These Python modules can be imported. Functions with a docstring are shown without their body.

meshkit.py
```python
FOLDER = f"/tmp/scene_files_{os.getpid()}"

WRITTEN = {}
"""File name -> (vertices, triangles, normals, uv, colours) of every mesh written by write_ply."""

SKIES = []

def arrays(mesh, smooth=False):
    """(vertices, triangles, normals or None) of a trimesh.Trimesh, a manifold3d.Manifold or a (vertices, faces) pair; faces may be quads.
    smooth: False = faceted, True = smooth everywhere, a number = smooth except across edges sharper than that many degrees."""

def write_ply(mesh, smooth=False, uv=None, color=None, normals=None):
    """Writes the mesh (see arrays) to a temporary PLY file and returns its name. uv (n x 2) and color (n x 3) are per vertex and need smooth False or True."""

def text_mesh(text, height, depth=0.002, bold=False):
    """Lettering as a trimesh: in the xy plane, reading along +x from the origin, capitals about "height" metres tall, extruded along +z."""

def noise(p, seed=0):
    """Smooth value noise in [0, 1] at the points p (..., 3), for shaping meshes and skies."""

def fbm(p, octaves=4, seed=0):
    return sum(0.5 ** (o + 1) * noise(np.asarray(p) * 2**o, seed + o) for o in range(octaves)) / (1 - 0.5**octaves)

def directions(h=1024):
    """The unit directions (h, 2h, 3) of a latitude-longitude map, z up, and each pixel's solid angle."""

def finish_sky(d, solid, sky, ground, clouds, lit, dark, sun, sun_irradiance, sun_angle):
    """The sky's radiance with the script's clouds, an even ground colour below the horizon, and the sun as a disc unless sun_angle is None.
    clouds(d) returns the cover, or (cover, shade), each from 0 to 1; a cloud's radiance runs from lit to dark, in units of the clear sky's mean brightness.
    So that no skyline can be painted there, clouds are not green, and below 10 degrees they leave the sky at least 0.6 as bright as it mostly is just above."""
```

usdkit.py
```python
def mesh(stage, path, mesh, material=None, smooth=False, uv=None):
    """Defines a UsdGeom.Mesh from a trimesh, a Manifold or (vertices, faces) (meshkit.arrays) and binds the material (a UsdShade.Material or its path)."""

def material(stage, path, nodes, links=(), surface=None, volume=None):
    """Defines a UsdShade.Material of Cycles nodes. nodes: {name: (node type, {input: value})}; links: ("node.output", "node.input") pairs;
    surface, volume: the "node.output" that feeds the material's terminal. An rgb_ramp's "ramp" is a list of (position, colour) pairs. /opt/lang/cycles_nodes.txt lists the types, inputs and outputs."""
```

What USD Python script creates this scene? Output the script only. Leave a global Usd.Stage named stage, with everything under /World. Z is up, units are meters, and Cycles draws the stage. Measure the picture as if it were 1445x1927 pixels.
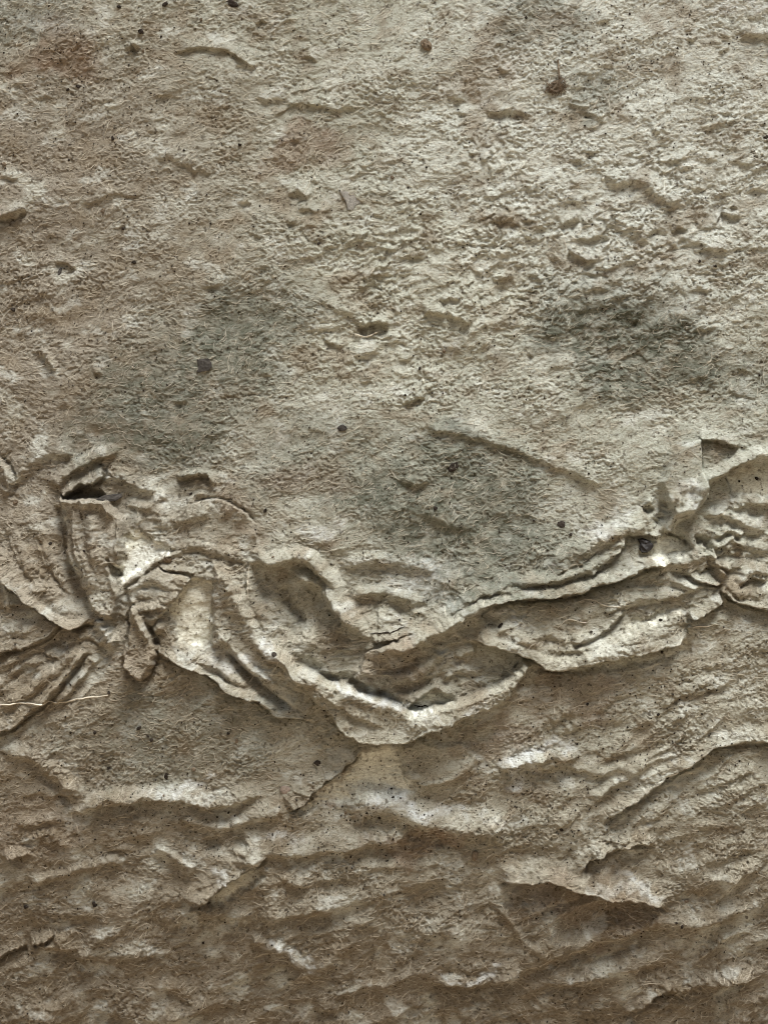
import math
import numpy as np
from scipy import ndimage
import usdkit
from pxr import Usd, UsdGeom, UsdLux, UsdShade, Sdf, Gf, Vt

# ------------------------------------------------------------------ camera, sky, sun, exposure
stage = Usd.Stage.CreateInMemory()
UsdGeom.SetStageUpAxis(stage, UsdGeom.Tokens.z)
UsdGeom.SetStageMetersPerUnit(stage, 1.0)
UsdGeom.Xform.Define(stage, '/World')
UsdGeom.Scope.Define(stage, '/World/Looks')
W, Hh, S = 1445.0, 1927.0, 0.0005            # one unit of the layout below is half a millimetre on the wall
CX, CY, CZ, D = W / 2, Hh / 2, 1.5, 1.3
cam = UsdGeom.Camera.Define(stage, '/World/Camera')
cam.AddTranslateOp().Set(Gf.Vec3d(0, -D, CZ))
cam.AddRotateXOp().Set(90.0)
cam.CreateHorizontalApertureAttr(24.0)
cam.CreateVerticalApertureAttr(24.0 * 1024 / 767)
cam.CreateFocalLengthAttr(24.0 * D / (W * S))
cam.CreateClippingRangeAttr(Gf.Vec2f(0.05, 5000))
cam.CreateFStopAttr(8.0)
cam.CreateFocusDistanceAttr(D - 0.004)
cam.CreateExposureAttr(EXPOSURE := 2.65)
SUN = np.array([0.20, -0.34, 0.92])
SUN = SUN / np.linalg.norm(SUN)
SUN_I, SUN_ANGLE, SKY_K = 0.40, 26.0, 0.05
elev, rot = math.asin(SUN[2]), math.atan2(SUN[0], SUN[1])
sky_m = usdkit.material(stage, '/World/Looks/sky_air', {
    'sky': ('sky_texture', {'sky_type': 'single_scattering', 'sun_disc': False, 'sun_elevation': elev, 'sun_rotation': rot,
                            'altitude': 100.0, 'air_density': 1.0, 'aerosol_density': 2.0, 'ozone_density': 1.0}),
    'tc': ('texture_coordinate', {}),
    'n': ('noise_texture', {'scale': 2.6, 'detail': 6.0, 'roughness': 0.6}),
    'r': ('rgb_ramp', {'ramp': [(0.25, (0.8, 0.8, 0.8)), (0.6, (1.0, 1.0, 1.0))]}),
    'z': ('separate_xyz', {}),                      # an overcast sky is about three times as bright overhead as at the horizon
    'v': ('rgb_ramp', {'ramp': [(0.0, (0.21, 0.215, 0.225)), (1.0, (1.3, 1.54, 1.78))]}),
    'cl': ('mix_color', {'blend_type': 'multiply', 'fac': 1.0}),
    'mx': ('mix_color', {'fac': 0.93}),
    'bg': ('background_shader', {'strength': SKY_K})},
    [('tc.generated', 'n.vector'), ('n.fac', 'r.fac'), ('tc.generated', 'z.vector'), ('z.z', 'v.fac'), ('r.color', 'cl.a'), ('v.color', 'cl.b'),
     ('sky.color', 'mx.a'), ('cl.result', 'mx.b'), ('mx.result', 'bg.color')], surface='bg.background')
dome = UsdLux.DomeLight.Define(stage, '/World/sky')
UsdShade.MaterialBindingAPI.Apply(dome.GetPrim()).Bind(sky_m)
dome.GetPrim().SetCustomDataByKey('kind', 'structure')
sun = UsdLux.DistantLight.Define(stage, '/World/sun')
sun.CreateNormalizeAttr(True)
sun.CreateIntensityAttr(SUN_I)
sun.CreateAngleAttr(SUN_ANGLE)
sun.CreateColorAttr(Gf.Vec3f(1.0, 0.99, 0.965))
sun.AddTransformOp().Set(Gf.Matrix4d().SetRotate(Gf.Rotation(Gf.Vec3d(0, 0, 1), Gf.Vec3d(*map(float, SUN)))))

# ------------------------------------------------------------------ helpers
rng = np.random.default_rng(7)


def _hash(ix, iy, seed):
    h = (ix.astype(np.uint32) * np.uint32(374761393)) ^ (iy.astype(np.uint32) * np.uint32(668265263)) ^ np.uint32((seed * 2246822519 + 3266489917) & 0xffffffff)
    h = (h ^ (h >> np.uint32(13))) * np.uint32(1274126177)
    return h ^ (h >> np.uint32(16))


def gn(x, y, seed):
    """Gradient noise, about -1..1."""
    xi, yi = np.floor(x), np.floor(y)
    fx, fy = (x - xi).astype(np.float32), (y - yi).astype(np.float32)
    ix, iy = xi.astype(np.int64), yi.astype(np.int64)
    u, v = fx * fx * fx * (fx * (fx * 6 - 15) + 10), fy * fy * fy * (fy * (fy * 6 - 15) + 10)

    def g(a, b):
        t = _hash(ix + a, iy + b, seed).astype(np.float32) * np.float32(2 * math.pi / 4294967296.0)
        return np.cos(t) * (fx - a) + np.sin(t) * (fy - b)
    n0 = g(0, 0) * (1 - u) + g(1, 0) * u
    n1 = g(0, 1) * (1 - u) + g(1, 1) * u
    return (n0 * (1 - v) + n1 * v) * 1.5


def sm(a, b, x):
    t = np.clip((x - a) / (b - a), 0, 1)
    return t * t * (3 - 2 * t)


def curve(pts, n=5):
    p = np.array(pts, float)
    q = np.vstack([2 * p[0] - p[1], p, 2 * p[-1] - p[-2]])
    t = np.linspace(0, 1, n, endpoint=False)[:, None]
    out = []
    for i in range(len(p) - 1):
        a, b, c, d = q[i:i + 4]
        out.append(0.5 * (2 * b + (c - a) * t + (2 * a - 5 * b + 4 * c - d) * t * t + (3 * b - a - 3 * c + d) * t ** 3))
    return np.vstack(out + [p[-1:]])


# ------------------------------------------------------------------ the wall as one relief: heights over a grid of layout units
STEP = 1.72
fx0, fx1, fy0, fy1 = -36.0, W + 36.0, -36.0, Hh + 36.0


def axis(a, b, lo, hi):
    core = np.arange(a, b + STEP, STEP)
    left, right, st = [a], [core[-1]], STEP
    while left[-1] > lo:
        st *= 1.16
        left.append(left[-1] - st)
    st = STEP
    while right[-1] < hi:
        st *= 1.16
        right.append(right[-1] + st)
    return np.concatenate([np.array(left[:0:-1]), core, np.array(right[1:])])


gx = axis(fx0, fx1, -2400.0, 3800.0)
gy = axis(fy0, fy1, -2100.0, 3880.0)
gy = np.clip(gy, None, 3960.0)
X, Y = np.meshgrid(gx.astype(np.float32), gy.astype(np.float32))
NY, NX = X.shape
IN = (sm(-400, 0, X) * sm(W + 400, W, X) * sm(-400, 0, Y) * sm(Hh + 400, Hh, Y)).astype(np.float32)   # fine relief where the grid is fine

wob_x = 1.3 * gn(X / 7, Y / 7, 5) + 5.0 * gn(X / 46, Y / 46, 1) + 2.2 * gn(X / 15, Y / 15, 2)
wob_y = 1.3 * gn(X / 7, Y / 7, 6) + 5.0 * gn(X / 46, Y / 46, 3) + 2.2 * gn(X / 15, Y / 15, 4)
XW, YW = X + wob_x, Y + wob_y

HF = np.zeros_like(X)           # folds
LX = np.zeros_like(X)           # sideways droop of crests: lips overhang
LY = np.zeros_like(X)
FINE = np.ones_like(X)          # strength of the fine relief
IVORY = np.zeros_like(X)        # smooth pale under-layer
CALM = np.ones_like(X)           # where the connected creases may show
PART = np.zeros(X.shape, np.int32)
PARTS = {}                      # id -> (sheet, name, label)


def window(pts, m):
    lo, hi = pts.min(0) - m, pts.max(0) + m
    return np.s_[np.searchsorted(gy, lo[1]):np.searchsorted(gy, hi[1]) + 1, np.searchsorted(gx, lo[0]):np.searchsorted(gx, hi[0]) + 1]


def dist(pts, px, py):
    """Signed distance (positive on the side below a path drawn left to right), place along the path and the path's normal."""
    best = np.full(px.shape, 1e9, np.float32)
    sgn, along = np.zeros_like(best), np.zeros_like(best)
    nx, ny = np.zeros_like(best), np.zeros_like(best)
    seg = np.linalg.norm(np.diff(pts, axis=0), axis=1)
    cum, tot = np.concatenate([[0], np.cumsum(seg)]), seg.sum()
    for i in range(len(pts) - 1):
        if seg[i] < 1e-6:
            continue
        a, d = pts[i], (pts[i + 1] - pts[i]) / seg[i]
        rx, ry = px - a[0], py - a[1]
        t = np.clip(rx * d[0] + ry * d[1], 0, seg[i])
        ex, ey = rx - t * d[0], ry - t * d[1]
        q = ex * ex + ey * ey
        k = q < best
        best = np.where(k, q, best)
        sgn = np.where(k, -ex * d[1] + ey * d[0], sgn)
        along = np.where(k, (cum[i] + t) / tot, along)
        nx, ny = np.where(k, -d[1], nx), np.where(k, d[0], ny)
    r = np.sqrt(best)
    return np.where(sgn < 0, -r, r), along, nx, ny


def bell(t):
    return 0.5 + 0.5 * np.cos(np.pi * np.clip(t, 0, 1))


def dome_(t):
    return np.clip(1 - np.clip(t, 0, 1) ** 2, 0, 1) ** 0.62


def fold(pts, h, wu, wd, over=0.0, dig=0.0, wg=18.0, ends=(0.12, 0.12), rnd=False, part=None, fine=1.0, warp=1.0, vary=0.25):
    """A raised fold: rises over wu on the side above, falls over wd below its lip; over pushes the lip out, dig hollows the ground below it."""
    p = curve(pts)
    w = window(p, max(wu, wd + 2 * wg) + 14)
    s, a, nx, ny = dist(p, X[w] + warp * wob_x[w], Y[w] + warp * wob_y[w])
    e = np.ones_like(s)
    if ends[0]:
        e = e * sm(-0.001, ends[0], a)
    if ends[1]:
        e = e * sm(1.001, 1 - ends[1], a)
    e = e * (1 - vary + vary * gn(a * 7 + h, a * 0 + wu, 11) * 1.4)
    f = dome_ if rnd else bell
    P = np.where(s < 0, f(-s / wu), f(s / wd)) * e
    HF[w] += h * P
    if dig:
        HF[w] -= dig * np.where(s < wd * 0.6, sm(0, wd * 0.6, s), bell((s - wd * 0.6) / (wg * 2))) * e * (s > 0)
    if dig and wd <= 11 and h > 8:
        b_ = np.where(e > 0, np.sqrt(e), 0)
        HF[w] += 2.4 * bell(np.abs(s + 1.5) / 4.5) * b_ - min(7.0, 0.45 * h) * bell(np.abs(s - wd - 1.5) / 5.0) * b_
    if over:
        k = over * P ** 1.4
        LX[w] += nx * k
        LY[w] += ny * k
    if fine != 1.0:
        FINE[w] *= 1 - (1 - fine) * np.clip(P * 1.5, 0, 1)
    if part:
        n = len(PARTS) + 1
        PARTS[n] = part
        m = PART[w]
        m[P > 0.32] = n


def groove(pts, depth, w_, **k):
    fold(pts, -depth, w_, w_, **k)


def inside(poly, warp=1.0, m=60):
    """Signed distance to a polygon, positive inside, with the grid window it was taken on."""
    p = np.vstack([poly, poly[:1]]).astype(float)
    w = window(p, m)
    px, py = X[w] + warp * wob_x[w], Y[w] + warp * wob_y[w]
    r = np.abs(dist(p, px, py)[0])
    c = np.zeros(px.shape, bool)
    for (x0, y0), (x1, y1) in zip(p[:-1], p[1:]):
        if y0 != y1:
            c ^= ((y0 > py) != (y1 > py)) & (px < (x1 - x0) * (py - y0) / (y1 - y0) + x0)
    return w, np.where(c, r, -r)


def level(poly, h, soft=10.0, warp=1.0, fine=1.0):
    w, s = inside(poly, warp)
    k = sm(-soft * 0.5, soft * 0.5, s)
    HF[w] += h * k
    FINE[w] *= 1 - (1 - fine) * k


def patch(poly, h=-5.0, soft=8.0, ivory=1.0, fine=0.6):
    w, s = inside(poly, 1.8)
    k = sm(-soft, soft * 0.6, s)
    HF[w] += h * k
    FINE[w] *= 1 - (1 - fine) * k
    IVORY[w] = np.maximum(IVORY[w], ivory * sm(-9, 9, s + 7 * gn(X[w] / 9, Y[w] / 8, 62)))


def hump(cx, cy, rx, ry, h, ang=0.0):
    c, s_ = math.cos(math.radians(ang)), math.sin(math.radians(ang))
    w = window(np.array([[cx - max(rx, ry), cy - max(rx, ry)], [cx + max(rx, ry), cy + max(rx, ry)]]), 12)
    dx, dy = XW[w] - cx, YW[w] - cy
    HF[w] += h * bell(np.hypot((dx * c + dy * s_) / rx, (-dx * s_ + dy * c) / ry))


UP, LF, CT, RT, LO = 'upper', 'left', 'centre', 'right', 'lower'
ROLL, LIP, CREASE, FLAP = 'rolled_fold', 'curled_lip', 'crease', 'flap'

# --- exposed smooth under-layer
patch([(231, 1010), (262, 1000), (300, 1020), (320, 1035), (290, 1056), (262, 1078), (225, 1092), (221, 1064), (238, 1045)], -7)
patch([(362, 1086), (404, 1092), (405, 1130), (398, 1165), (402, 1200), (372, 1214), (335, 1205), (318, 1172), (312, 1145), (332, 1115)], -8, ivory=0.8)
patch([(1255, 1000), (1295, 1016), (1304, 1036), (1270, 1052), (1225, 1052), (1229, 1025), (1248, 1008)], -10)
patch([(1374, 900), (1396, 884), (1470, 874), (1500, 935), (1432, 940), (1400, 928), (1376, 938)], -9, ivory=0.75, fine=0.6)
fold([(1366, 960), (1400, 944), (1450, 950), (1480, 940)], 8, 20, 10, 3, 5, 14)
patch([(776, 1337), (800, 1308), (835, 1300), (850, 1312), (820, 1330), (792, 1342)], -9)
patch([(692, 1414), (742, 1418), (765, 1455), (772, 1490), (700, 1494), (640, 1508), (566, 1522), (606, 1494), (662, 1450)], -6, ivory=0.95, fine=0.75)
patch([(380, 1690), (436, 1650), (478, 1622), (500, 1640), (470, 1672), (420, 1700)], -7, ivory=0.7, fine=0.4)
patch([(1010, 1256), (1090, 1250), (1170, 1236), (1290, 1206), (1296, 1225), (1200, 1252), (1080, 1268)], -6, ivory=0.6, fine=0.45)
patch([(1166, 1196), (1190, 1172), (1232, 1155), (1288, 1136), (1280, 1150), (1200, 1178)], -4, ivory=0.7, fine=0.4)
patch([(900, 1210), (960, 1225), (985, 1240), (960, 1262), (915, 1262), (880, 1245)], -4, ivory=0.45, fine=0.6)

# --- left bundle
fold([(15, 912), (50, 872), (88, 852), (145, 846)], 9, 34, 20, 2, 3, part=(LF, ROLL, 'low soft fold arching at the top left of the bundle'))
fold([(95, 915), (132, 886), (165, 864), (195, 851), (230, 853)], 16, 22, 12, 7, 5, 12, part=(LF, LIP, 'leaf shaped lip pointing right above the dark hole'))
fold([(115, 925), (142, 912), (172, 903), (188, 888), (194, 868)], 15, 26, 7, 8, 14, 14, ends=(0.05, 0.3), part=(LF, LIP, 'thin lip hanging over the dark hole'))
level([(118, 928), (150, 915), (185, 922), (200, 940), (160, 938)], -26, 12)
fold([(112, 927), (130, 930), (165, 940), (202, 944), (224, 972)], 18, 9, 20, 3, 0, part=(LF, LIP, 'pale rim along the top of the upright strip'))
fold([(232, 965), (231, 1000), (229, 1035), (226, 1062), (208, 1052)], 4, 8, 40, -2, 0, ends=(0.1, 0.1))
level([(118, 935), (170, 940), (205, 945), (230, 975), (231, 1030), (228, 1066), (208, 1052), (216, 1085), (228, 1125), (215, 1160), (180, 1150), (152, 1100), (132, 1045)], 22, 11)
w_, s_ = inside([(120, 936), (170, 942), (228, 972), (230, 1064), (216, 1150), (180, 1150), (132, 1045)])
CALM[w_] *= 1 - 0.85 * sm(-10, 12, s_)
groove([(117, 942), (124, 990), (132, 1045), (150, 1100), (172, 1150)], 17, 24, ends=(0.1, 0.3))
fold([(186, 1060), (178, 1010), (172, 962)], 13, 13, 22, 3, 0, part=(LF, CREASE, 'soft upright crease down the middle of the strip'))
fold([(228, 1126), (222, 1110), (214, 1082), (204, 1050)], 9, 8, 16, 3, 0, part=(LF, CREASE, 'short pale crest beside the white patch'))
groove([(205, 1058), (218, 1070), (224, 1085)], 16, 10)
fold([(60, 1092), (95, 1108), (125, 1135), (160, 1142)], 9, 24, 20, 2, 3, part=(LF, ROLL, 'bright rounded fold above the long ridge'))
fold([(-20, 1060), (4, 1072), (30, 1100), (65, 1130), (105, 1156), (140, 1172), (168, 1166), (186, 1163)], 19, 46, 9, 8, 8, 14, ends=(0.0, 0.15), part=(LF, LIP, 'long sharp ridge running down to the right'))
fold([(184, 1163), (195, 1186), (208, 1206), (222, 1216)], 22, 26, 18, -6, 5, 14, ends=(0.1, 0.2), part=(LF, ROLL, 'short rolled fold leaning against the hanging flap'))
groove([(205, 1180), (222, 1178), (236, 1160)], 9, 18)
level([(253, 1138), (270, 1160), (284, 1186), (292, 1214), (284, 1246), (268, 1271), (246, 1254), (233, 1230), (245, 1186), (249, 1150)], 22, 8, 0.6)
fold([(252, 1140), (262, 1150), (277, 1176), (285, 1200)], 13, 14, 14, 0, 0, part=(LF, CREASE, 'bright crest along the hanging flap'))
fold([(236, 1232), (250, 1253), (268, 1270), (284, 1248), (293, 1216)], 9, 26, 5, 7, 10, 12, ends=(0.15, 0.15), part=(LF, FLAP, 'hanging pointed flap with a curled tip'))
groove([(246, 1150), (244, 1186), (238, 1215)], 12, 9)
groove([(284, 1170), (290, 1190), (296, 1212)], 18, 9)
hump(301, 1176, 18, 20, 16)
level([(242, 1105), (300, 1068), (362, 1086), (336, 1116), (312, 1146), (286, 1172), (262, 1150), (250, 1132)], 12, 10, 0.7)
fold([(284, 1173), (311, 1146), (332, 1115), (362, 1084)], -3, 9, 5, 0, 0)
fold([(362, 1084), (334, 1112), (311, 1144), (284, 1173)], 9, 5, 34, -6, 0, ends=(0.1, 0.1), part=(LF, FLAP, 'brown triangular flap overlapping a cream hollow'))
fold([(262, 1142), (285, 1140), (306, 1128)], 8, 18, 8, 4, 5, 12)
fold([(298, 1062), (335, 1069), (372, 1075)], 8, 10, 4, 4, 5, 10, warp=0.4, part=(LF, CREASE, 'thin crisp crease above the triangular flap'))
fold([(240, 1015), (268, 998), (300, 985), (330, 992)], 6, 22, 14, 2, 2)
fold([(330, 1040), (300, 1056), (264, 1082), (232, 1100)], 8, 5, 22, 0, 0)
fold([(330, 952), (375, 946), (410, 944), (446, 955), (474, 984), (482, 1028)], 7, 5, 40, -2, 0, part=(LF, FLAP, 'reddish edged scrap lying flat'))
groove([(375, 942), (410, 940), (450, 951), (480, 984)], 6, 7)
fold([(333, 893), (362, 890), (398, 891), (404, 915)], 10, 9, 9, 4, 8, 12, part=(LF, LIP, 'small puckered pocket rim'))
fold([(350, 945), (375, 930), (396, 936)], 8, 10, 12, 0, 0)
fold([(240, 985), (290, 970), (340, 975), (400, 965)], 6, 26, 16, 2, 3)
fold([(250, 960), (285, 940), (315, 930)], 7, 20, 14, 2, 2)
fold([(180, 905), (215, 893), (255, 912), (298, 922)], 9, 26, 14, 3, 4)
fold([(8, 930), (20, 905), (-10, 860)], 12, 20, 10, 3, 6, part=(LF, ROLL, 'fold cut off by the left edge'))
# strips fanning to the lower left
fold([(-20, 1232), (0, 1225), (25, 1218), (60, 1205), (92, 1189), (110, 1164)], 13, 46, 6, 6, 9, 14, ends=(0, 0.1), part=(LF, LIP, 'lip running up to the long ridge'))
fold([(20, 1137), (38, 1134), (62, 1136)], 7, 12, 5, 3, 5, 10)
fold([(14, 1150), (18, 1120), (8, 1090)], 8, 10, 16, 0, 4, 14)
fold([(82, 1215), (105, 1228), (130, 1222)], 8, 20, 8, 3, 4)
fold([(-20, 1300), (15, 1275), (45, 1250), (80, 1235)], 7, 18, 12, 2, 4)
fold([(-20, 1378), (20, 1362), (45, 1342), (78, 1320), (105, 1288), (135, 1250), (167, 1221)], 15, 46, 9, 6, 7, 14, ends=(0, 0.1), part=(LF, ROLL, 'straight narrow fold slanting to the lower left'))
fold([(100, 1322), (132, 1298), (152, 1272), (190, 1232)], 7, 26, 9, 3, 5, 12, part=(LF, CREASE, 'fainter crease beside the slanting fold'))

# --- centre loop
fold([(406, 1052), (430, 1088), (448, 1115), (458, 1146), (475, 1176), (502, 1212), (528, 1236), (562, 1262)], 13, 20, 34, -3, 0, part=(CT, ROLL, 'pale crest curving down into the loop'), vary=0.15)
level([(404, 1060), (432, 1092), (452, 1128), (470, 1172), (500, 1212), (560, 1262), (575, 1300), (520, 1290), (470, 1262), (430, 1215), (402, 1190)], 10, 16)
level([(520, 1232), (562, 1254), (620, 1278), (662, 1294), (706, 1308), (752, 1324), (792, 1340), (832, 1325), (882, 1306), (930, 1292), (965, 1270), (984, 1240), (994, 1252), (960, 1304), (922, 1330), (868, 1352), (800, 1380), (752, 1396), (700, 1394), (664, 1390), (628, 1350), (590, 1312), (556, 1270)], 25, 9, 0.8)
fold([(528, 1234), (562, 1260), (620, 1285), (662, 1300), (706, 1314), (752, 1330), (792, 1347), (832, 1331), (882, 1312), (930, 1298), (962, 1278), (982, 1246)], 9, 11, 44, 2, 0, ends=(0.12, 0.12), part=(CT, ROLL, 'thick rolled rim at the bottom of the loop'), vary=0.3)
fold([(612, 1322), (650, 1372), (700, 1388), (752, 1386), (800, 1370), (868, 1342), (930, 1322)], 9, 36, 6, 7, 9, 14, ends=(0.2, 0.25), part=(CT, LIP, 'lower edge of the rolled rim, in contact shadow'))
fold([(590, 1282), (640, 1318), (700, 1350), (760, 1362)], 5, 16, 8, 3, 2, 8, ends=(0.3, 0.4))
fold([(800, 1364), (840, 1346), (900, 1326)], 5, 14, 8, 3, 2, 8, ends=(0.3, 0.4))
groove([(540, 1228), (580, 1252), (625, 1272), (668, 1287), (710, 1302), (756, 1318)], 15, 15, ends=(0.25, 0.1))
groove([(425, 1212), (446, 1246), (472, 1276), (512, 1306), (550, 1325)], 16, 14, ends=(0.15, 0.15))
fold([(300, 1222), (340, 1243), (376, 1254), (418, 1283), (470, 1308), (510, 1330), (552, 1342), (592, 1356)], 17, 52, 6, 7, 9, 15, ends=(0.1, 0.08), part=(CT, LIP, 'long lower lip with a dark line of shadow'))
fold([(288, 1186), (296, 1215), (306, 1230)], 8, 8, 14, 0, 3)
groove([(372, 1246), (420, 1268), (468, 1290), (520, 1322)], 8, 9, ends=(0.15, 0.2))
fold([(398, 1205), (412, 1196), (432, 1205)], 12, 20, 14, 2, 0)
fold([(540, 1264), (556, 1282), (582, 1318)], 8, 12, 10, 2, 4)
level([(474, 1066), (520, 1068), (572, 1064), (606, 1086), (636, 1124), (650, 1160), (600, 1196), (548, 1196), (516, 1180), (490, 1130), (474, 1100)], -14, 34)
CALM[inside([(474, 1066), (606, 1086), (650, 1160), (548, 1196), (490, 1130)])[0]] *= 0.5
fold([(470, 1046), (500, 1050), (520, 1047), (546, 1040), (576, 1042), (602, 1062), (628, 1088), (644, 1124), (658, 1150), (684, 1184), (700, 1200)], 22, 14, 16, 8, 8, 16, ends=(0.12, 0.2), rnd=True, part=(CT, LIP, 'hood like curled lip arching over the dark hollow'), vary=0.12)
fold([(545, 1084), (574, 1080), (606, 1098), (632, 1128), (650, 1156), (672, 1184)], 30, 17, 24, 7, 8, 16, ends=(0.1, 0.15), part=(CT, ROLL, 'brown inner fold under the hood'))
fold([(540, 1188), (566, 1196), (590, 1176)], -8, 12, 10, 0, 0)
fold([(512, 1180), (545, 1190), (572, 1192), (590, 1172)], 8, 8, 16, -3, 0)
groove([(528, 1098), (546, 1134), (560, 1160), (566, 1182)], 20, 17)
hump(503, 1150, 34, 50, 15)
fold([(468, 1114), (468, 1082), (472, 1050)], 7, 5, 14, -2, 0, warp=0.5)
level([(600, 1200), (650, 1180), (690, 1205), (680, 1250), (655, 1280), (610, 1275), (570, 1240)], -9, 26)
fold([(700, 1202), (722, 1198), (752, 1194)], 8, 16, 5, 5, 10, 11, warp=0.5)
fold([(664, 1286), (684, 1258), (692, 1232), (722, 1220), (748, 1204)], 15, 7, 24, -5, 0, ends=(0.08, 0.08), part=(CT, LIP, 'curled mouth of the long arm'))
groove([(650, 1282), (676, 1290), (702, 1300), (730, 1308)], 14, 10)
fold([(665, 1290), (690, 1300), (715, 1308)], 9, 12, 7, 3, 0)
fold([(765, 1282), (790, 1262), (808, 1246), (824, 1222)], 13, 22, 18, 2, 3, part=(CT, ROLL, 'short pale crest inside the loop'))
fold([(846, 1275), (838, 1252), (828, 1226)], 7, 14, 24, 0, 0)
fold([(700, 1262), (745, 1268), (772, 1262)], 9, 14, 22, 3, 5)
groove([(735, 1288), (780, 1290), (818, 1276)], 10, 18)
fold([(760, 1330), (790, 1304), (818, 1290), (850, 1305)], 10, 16, 8, 3, 5, 11)
fold([(855, 1236), (880, 1222), (892, 1216)], 8, 16, 12, 2, 2)
fold([(940, 1262), (965, 1250), (985, 1235)], 7, 14, 10, 2, 4)
fold([(962, 1290), (970, 1268), (960, 1255)], 9, 12, 10, 0, 3)

# --- right bundle
fold([(700, 1228), (762, 1210), (802, 1187), (842, 1165), (882, 1142), (930, 1125)], 22, 12, 34, 3, 6, 16, ends=(0.12, 0.2), part=(RT, ROLL, 'long rolled arm reaching into the loop'), vary=0.1)
fold([(880, 1142), (930, 1126), (962, 1117), (1000, 1115), (1050, 1112), (1102, 1101), (1160, 1082), (1215, 1058), (1262, 1054)], 20, 18, 8, 6, 8, 14, ends=(0.12, 0.06), part=(RT, LIP, 'long narrow lip rising to the right'))
fold([(1215, 1058), (1262, 1055), (1288, 1054), (1312, 1045), (1334, 1031)], 16, 16, 20, 3, 6, 12, ends=(0.1, 0.03), rnd=True, part=(RT, ROLL, 'pointed tip of the twisted fold'))
fold([(820, 1178), (858, 1142), (905, 1110), (950, 1095), (992, 1089), (1042, 1084), (1120, 1064)], 10, 18, 15, 2, 0, 11, part=(RT, CREASE, 'upper crest running beside the long lip'))
fold([(885, 1128), (920, 1112), (960, 1106)], 6, 7, 6, 2, 4, 8)
fold([(1030, 1056), (1110, 1016), (1160, 991), (1202, 975), (1238, 970)], 15, 18, 30, 3, 0, part=(RT, ROLL, 'broad fold fanning out left of the black lump'))
fold([(1105, 1085), (1150, 1045), (1180, 1000)], 9, 22, 7, 4, 6, 10, part=(RT, CREASE, 'slanting crease under the black lump'))
fold([(1185, 1004), (1215, 1002), (1240, 1010)], 9, 24, 6, 4, 9, 12)
level([(895, 1160), (960, 1130), (1090, 1120), (1180, 1100), (1300, 1080), (1340, 1095), (1355, 1128), (1300, 1170), (1230, 1205), (1100, 1238), (1058, 1248), (985, 1222), (910, 1198)], 7, 30)
fold([(868, 1198), (908, 1200), (946, 1210), (986, 1225), (1022, 1240), (1060, 1251), (1092, 1240), (1130, 1234), (1170, 1223), (1232, 1212), (1290, 1194)], 15, 40, 7, 8, 9, 18, ends=(0.12, 0.06), part=(RT, LIP, 'heavy drooping lower lip of the right bundle'), vary=0.1)
fold([(1070, 1228), (1110, 1214), (1152, 1199), (1202, 1184), (1252, 1163), (1294, 1150)], 17, 12, 40, 2, 0, part=(RT, ROLL, 'bright upper fold of the drooping lip'))
fold([(1294, 1148), (1304, 1165), (1296, 1192)], 8, 22, 6, 5, 5, 12)
groove([(1090, 1222), (1140, 1200), (1180, 1180)], 7, 9)
fold([(1075, 1205), (1125, 1190), (1175, 1150)], 9, 24, 8, 3, 6, 10)
fold([(1020, 1190), (1060, 1202), (1100, 1190)], 7, 18, 16, 2, 2)
fold([(925, 1168), (950, 1178), (985, 1196), (1020, 1200)], 10, 24, 22, 2, 3, part=(RT, ROLL, 'pale rounded fold at the left end of the lip'))
groove([(905, 1150), (925, 1162), (940, 1178)], 11, 16)
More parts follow.
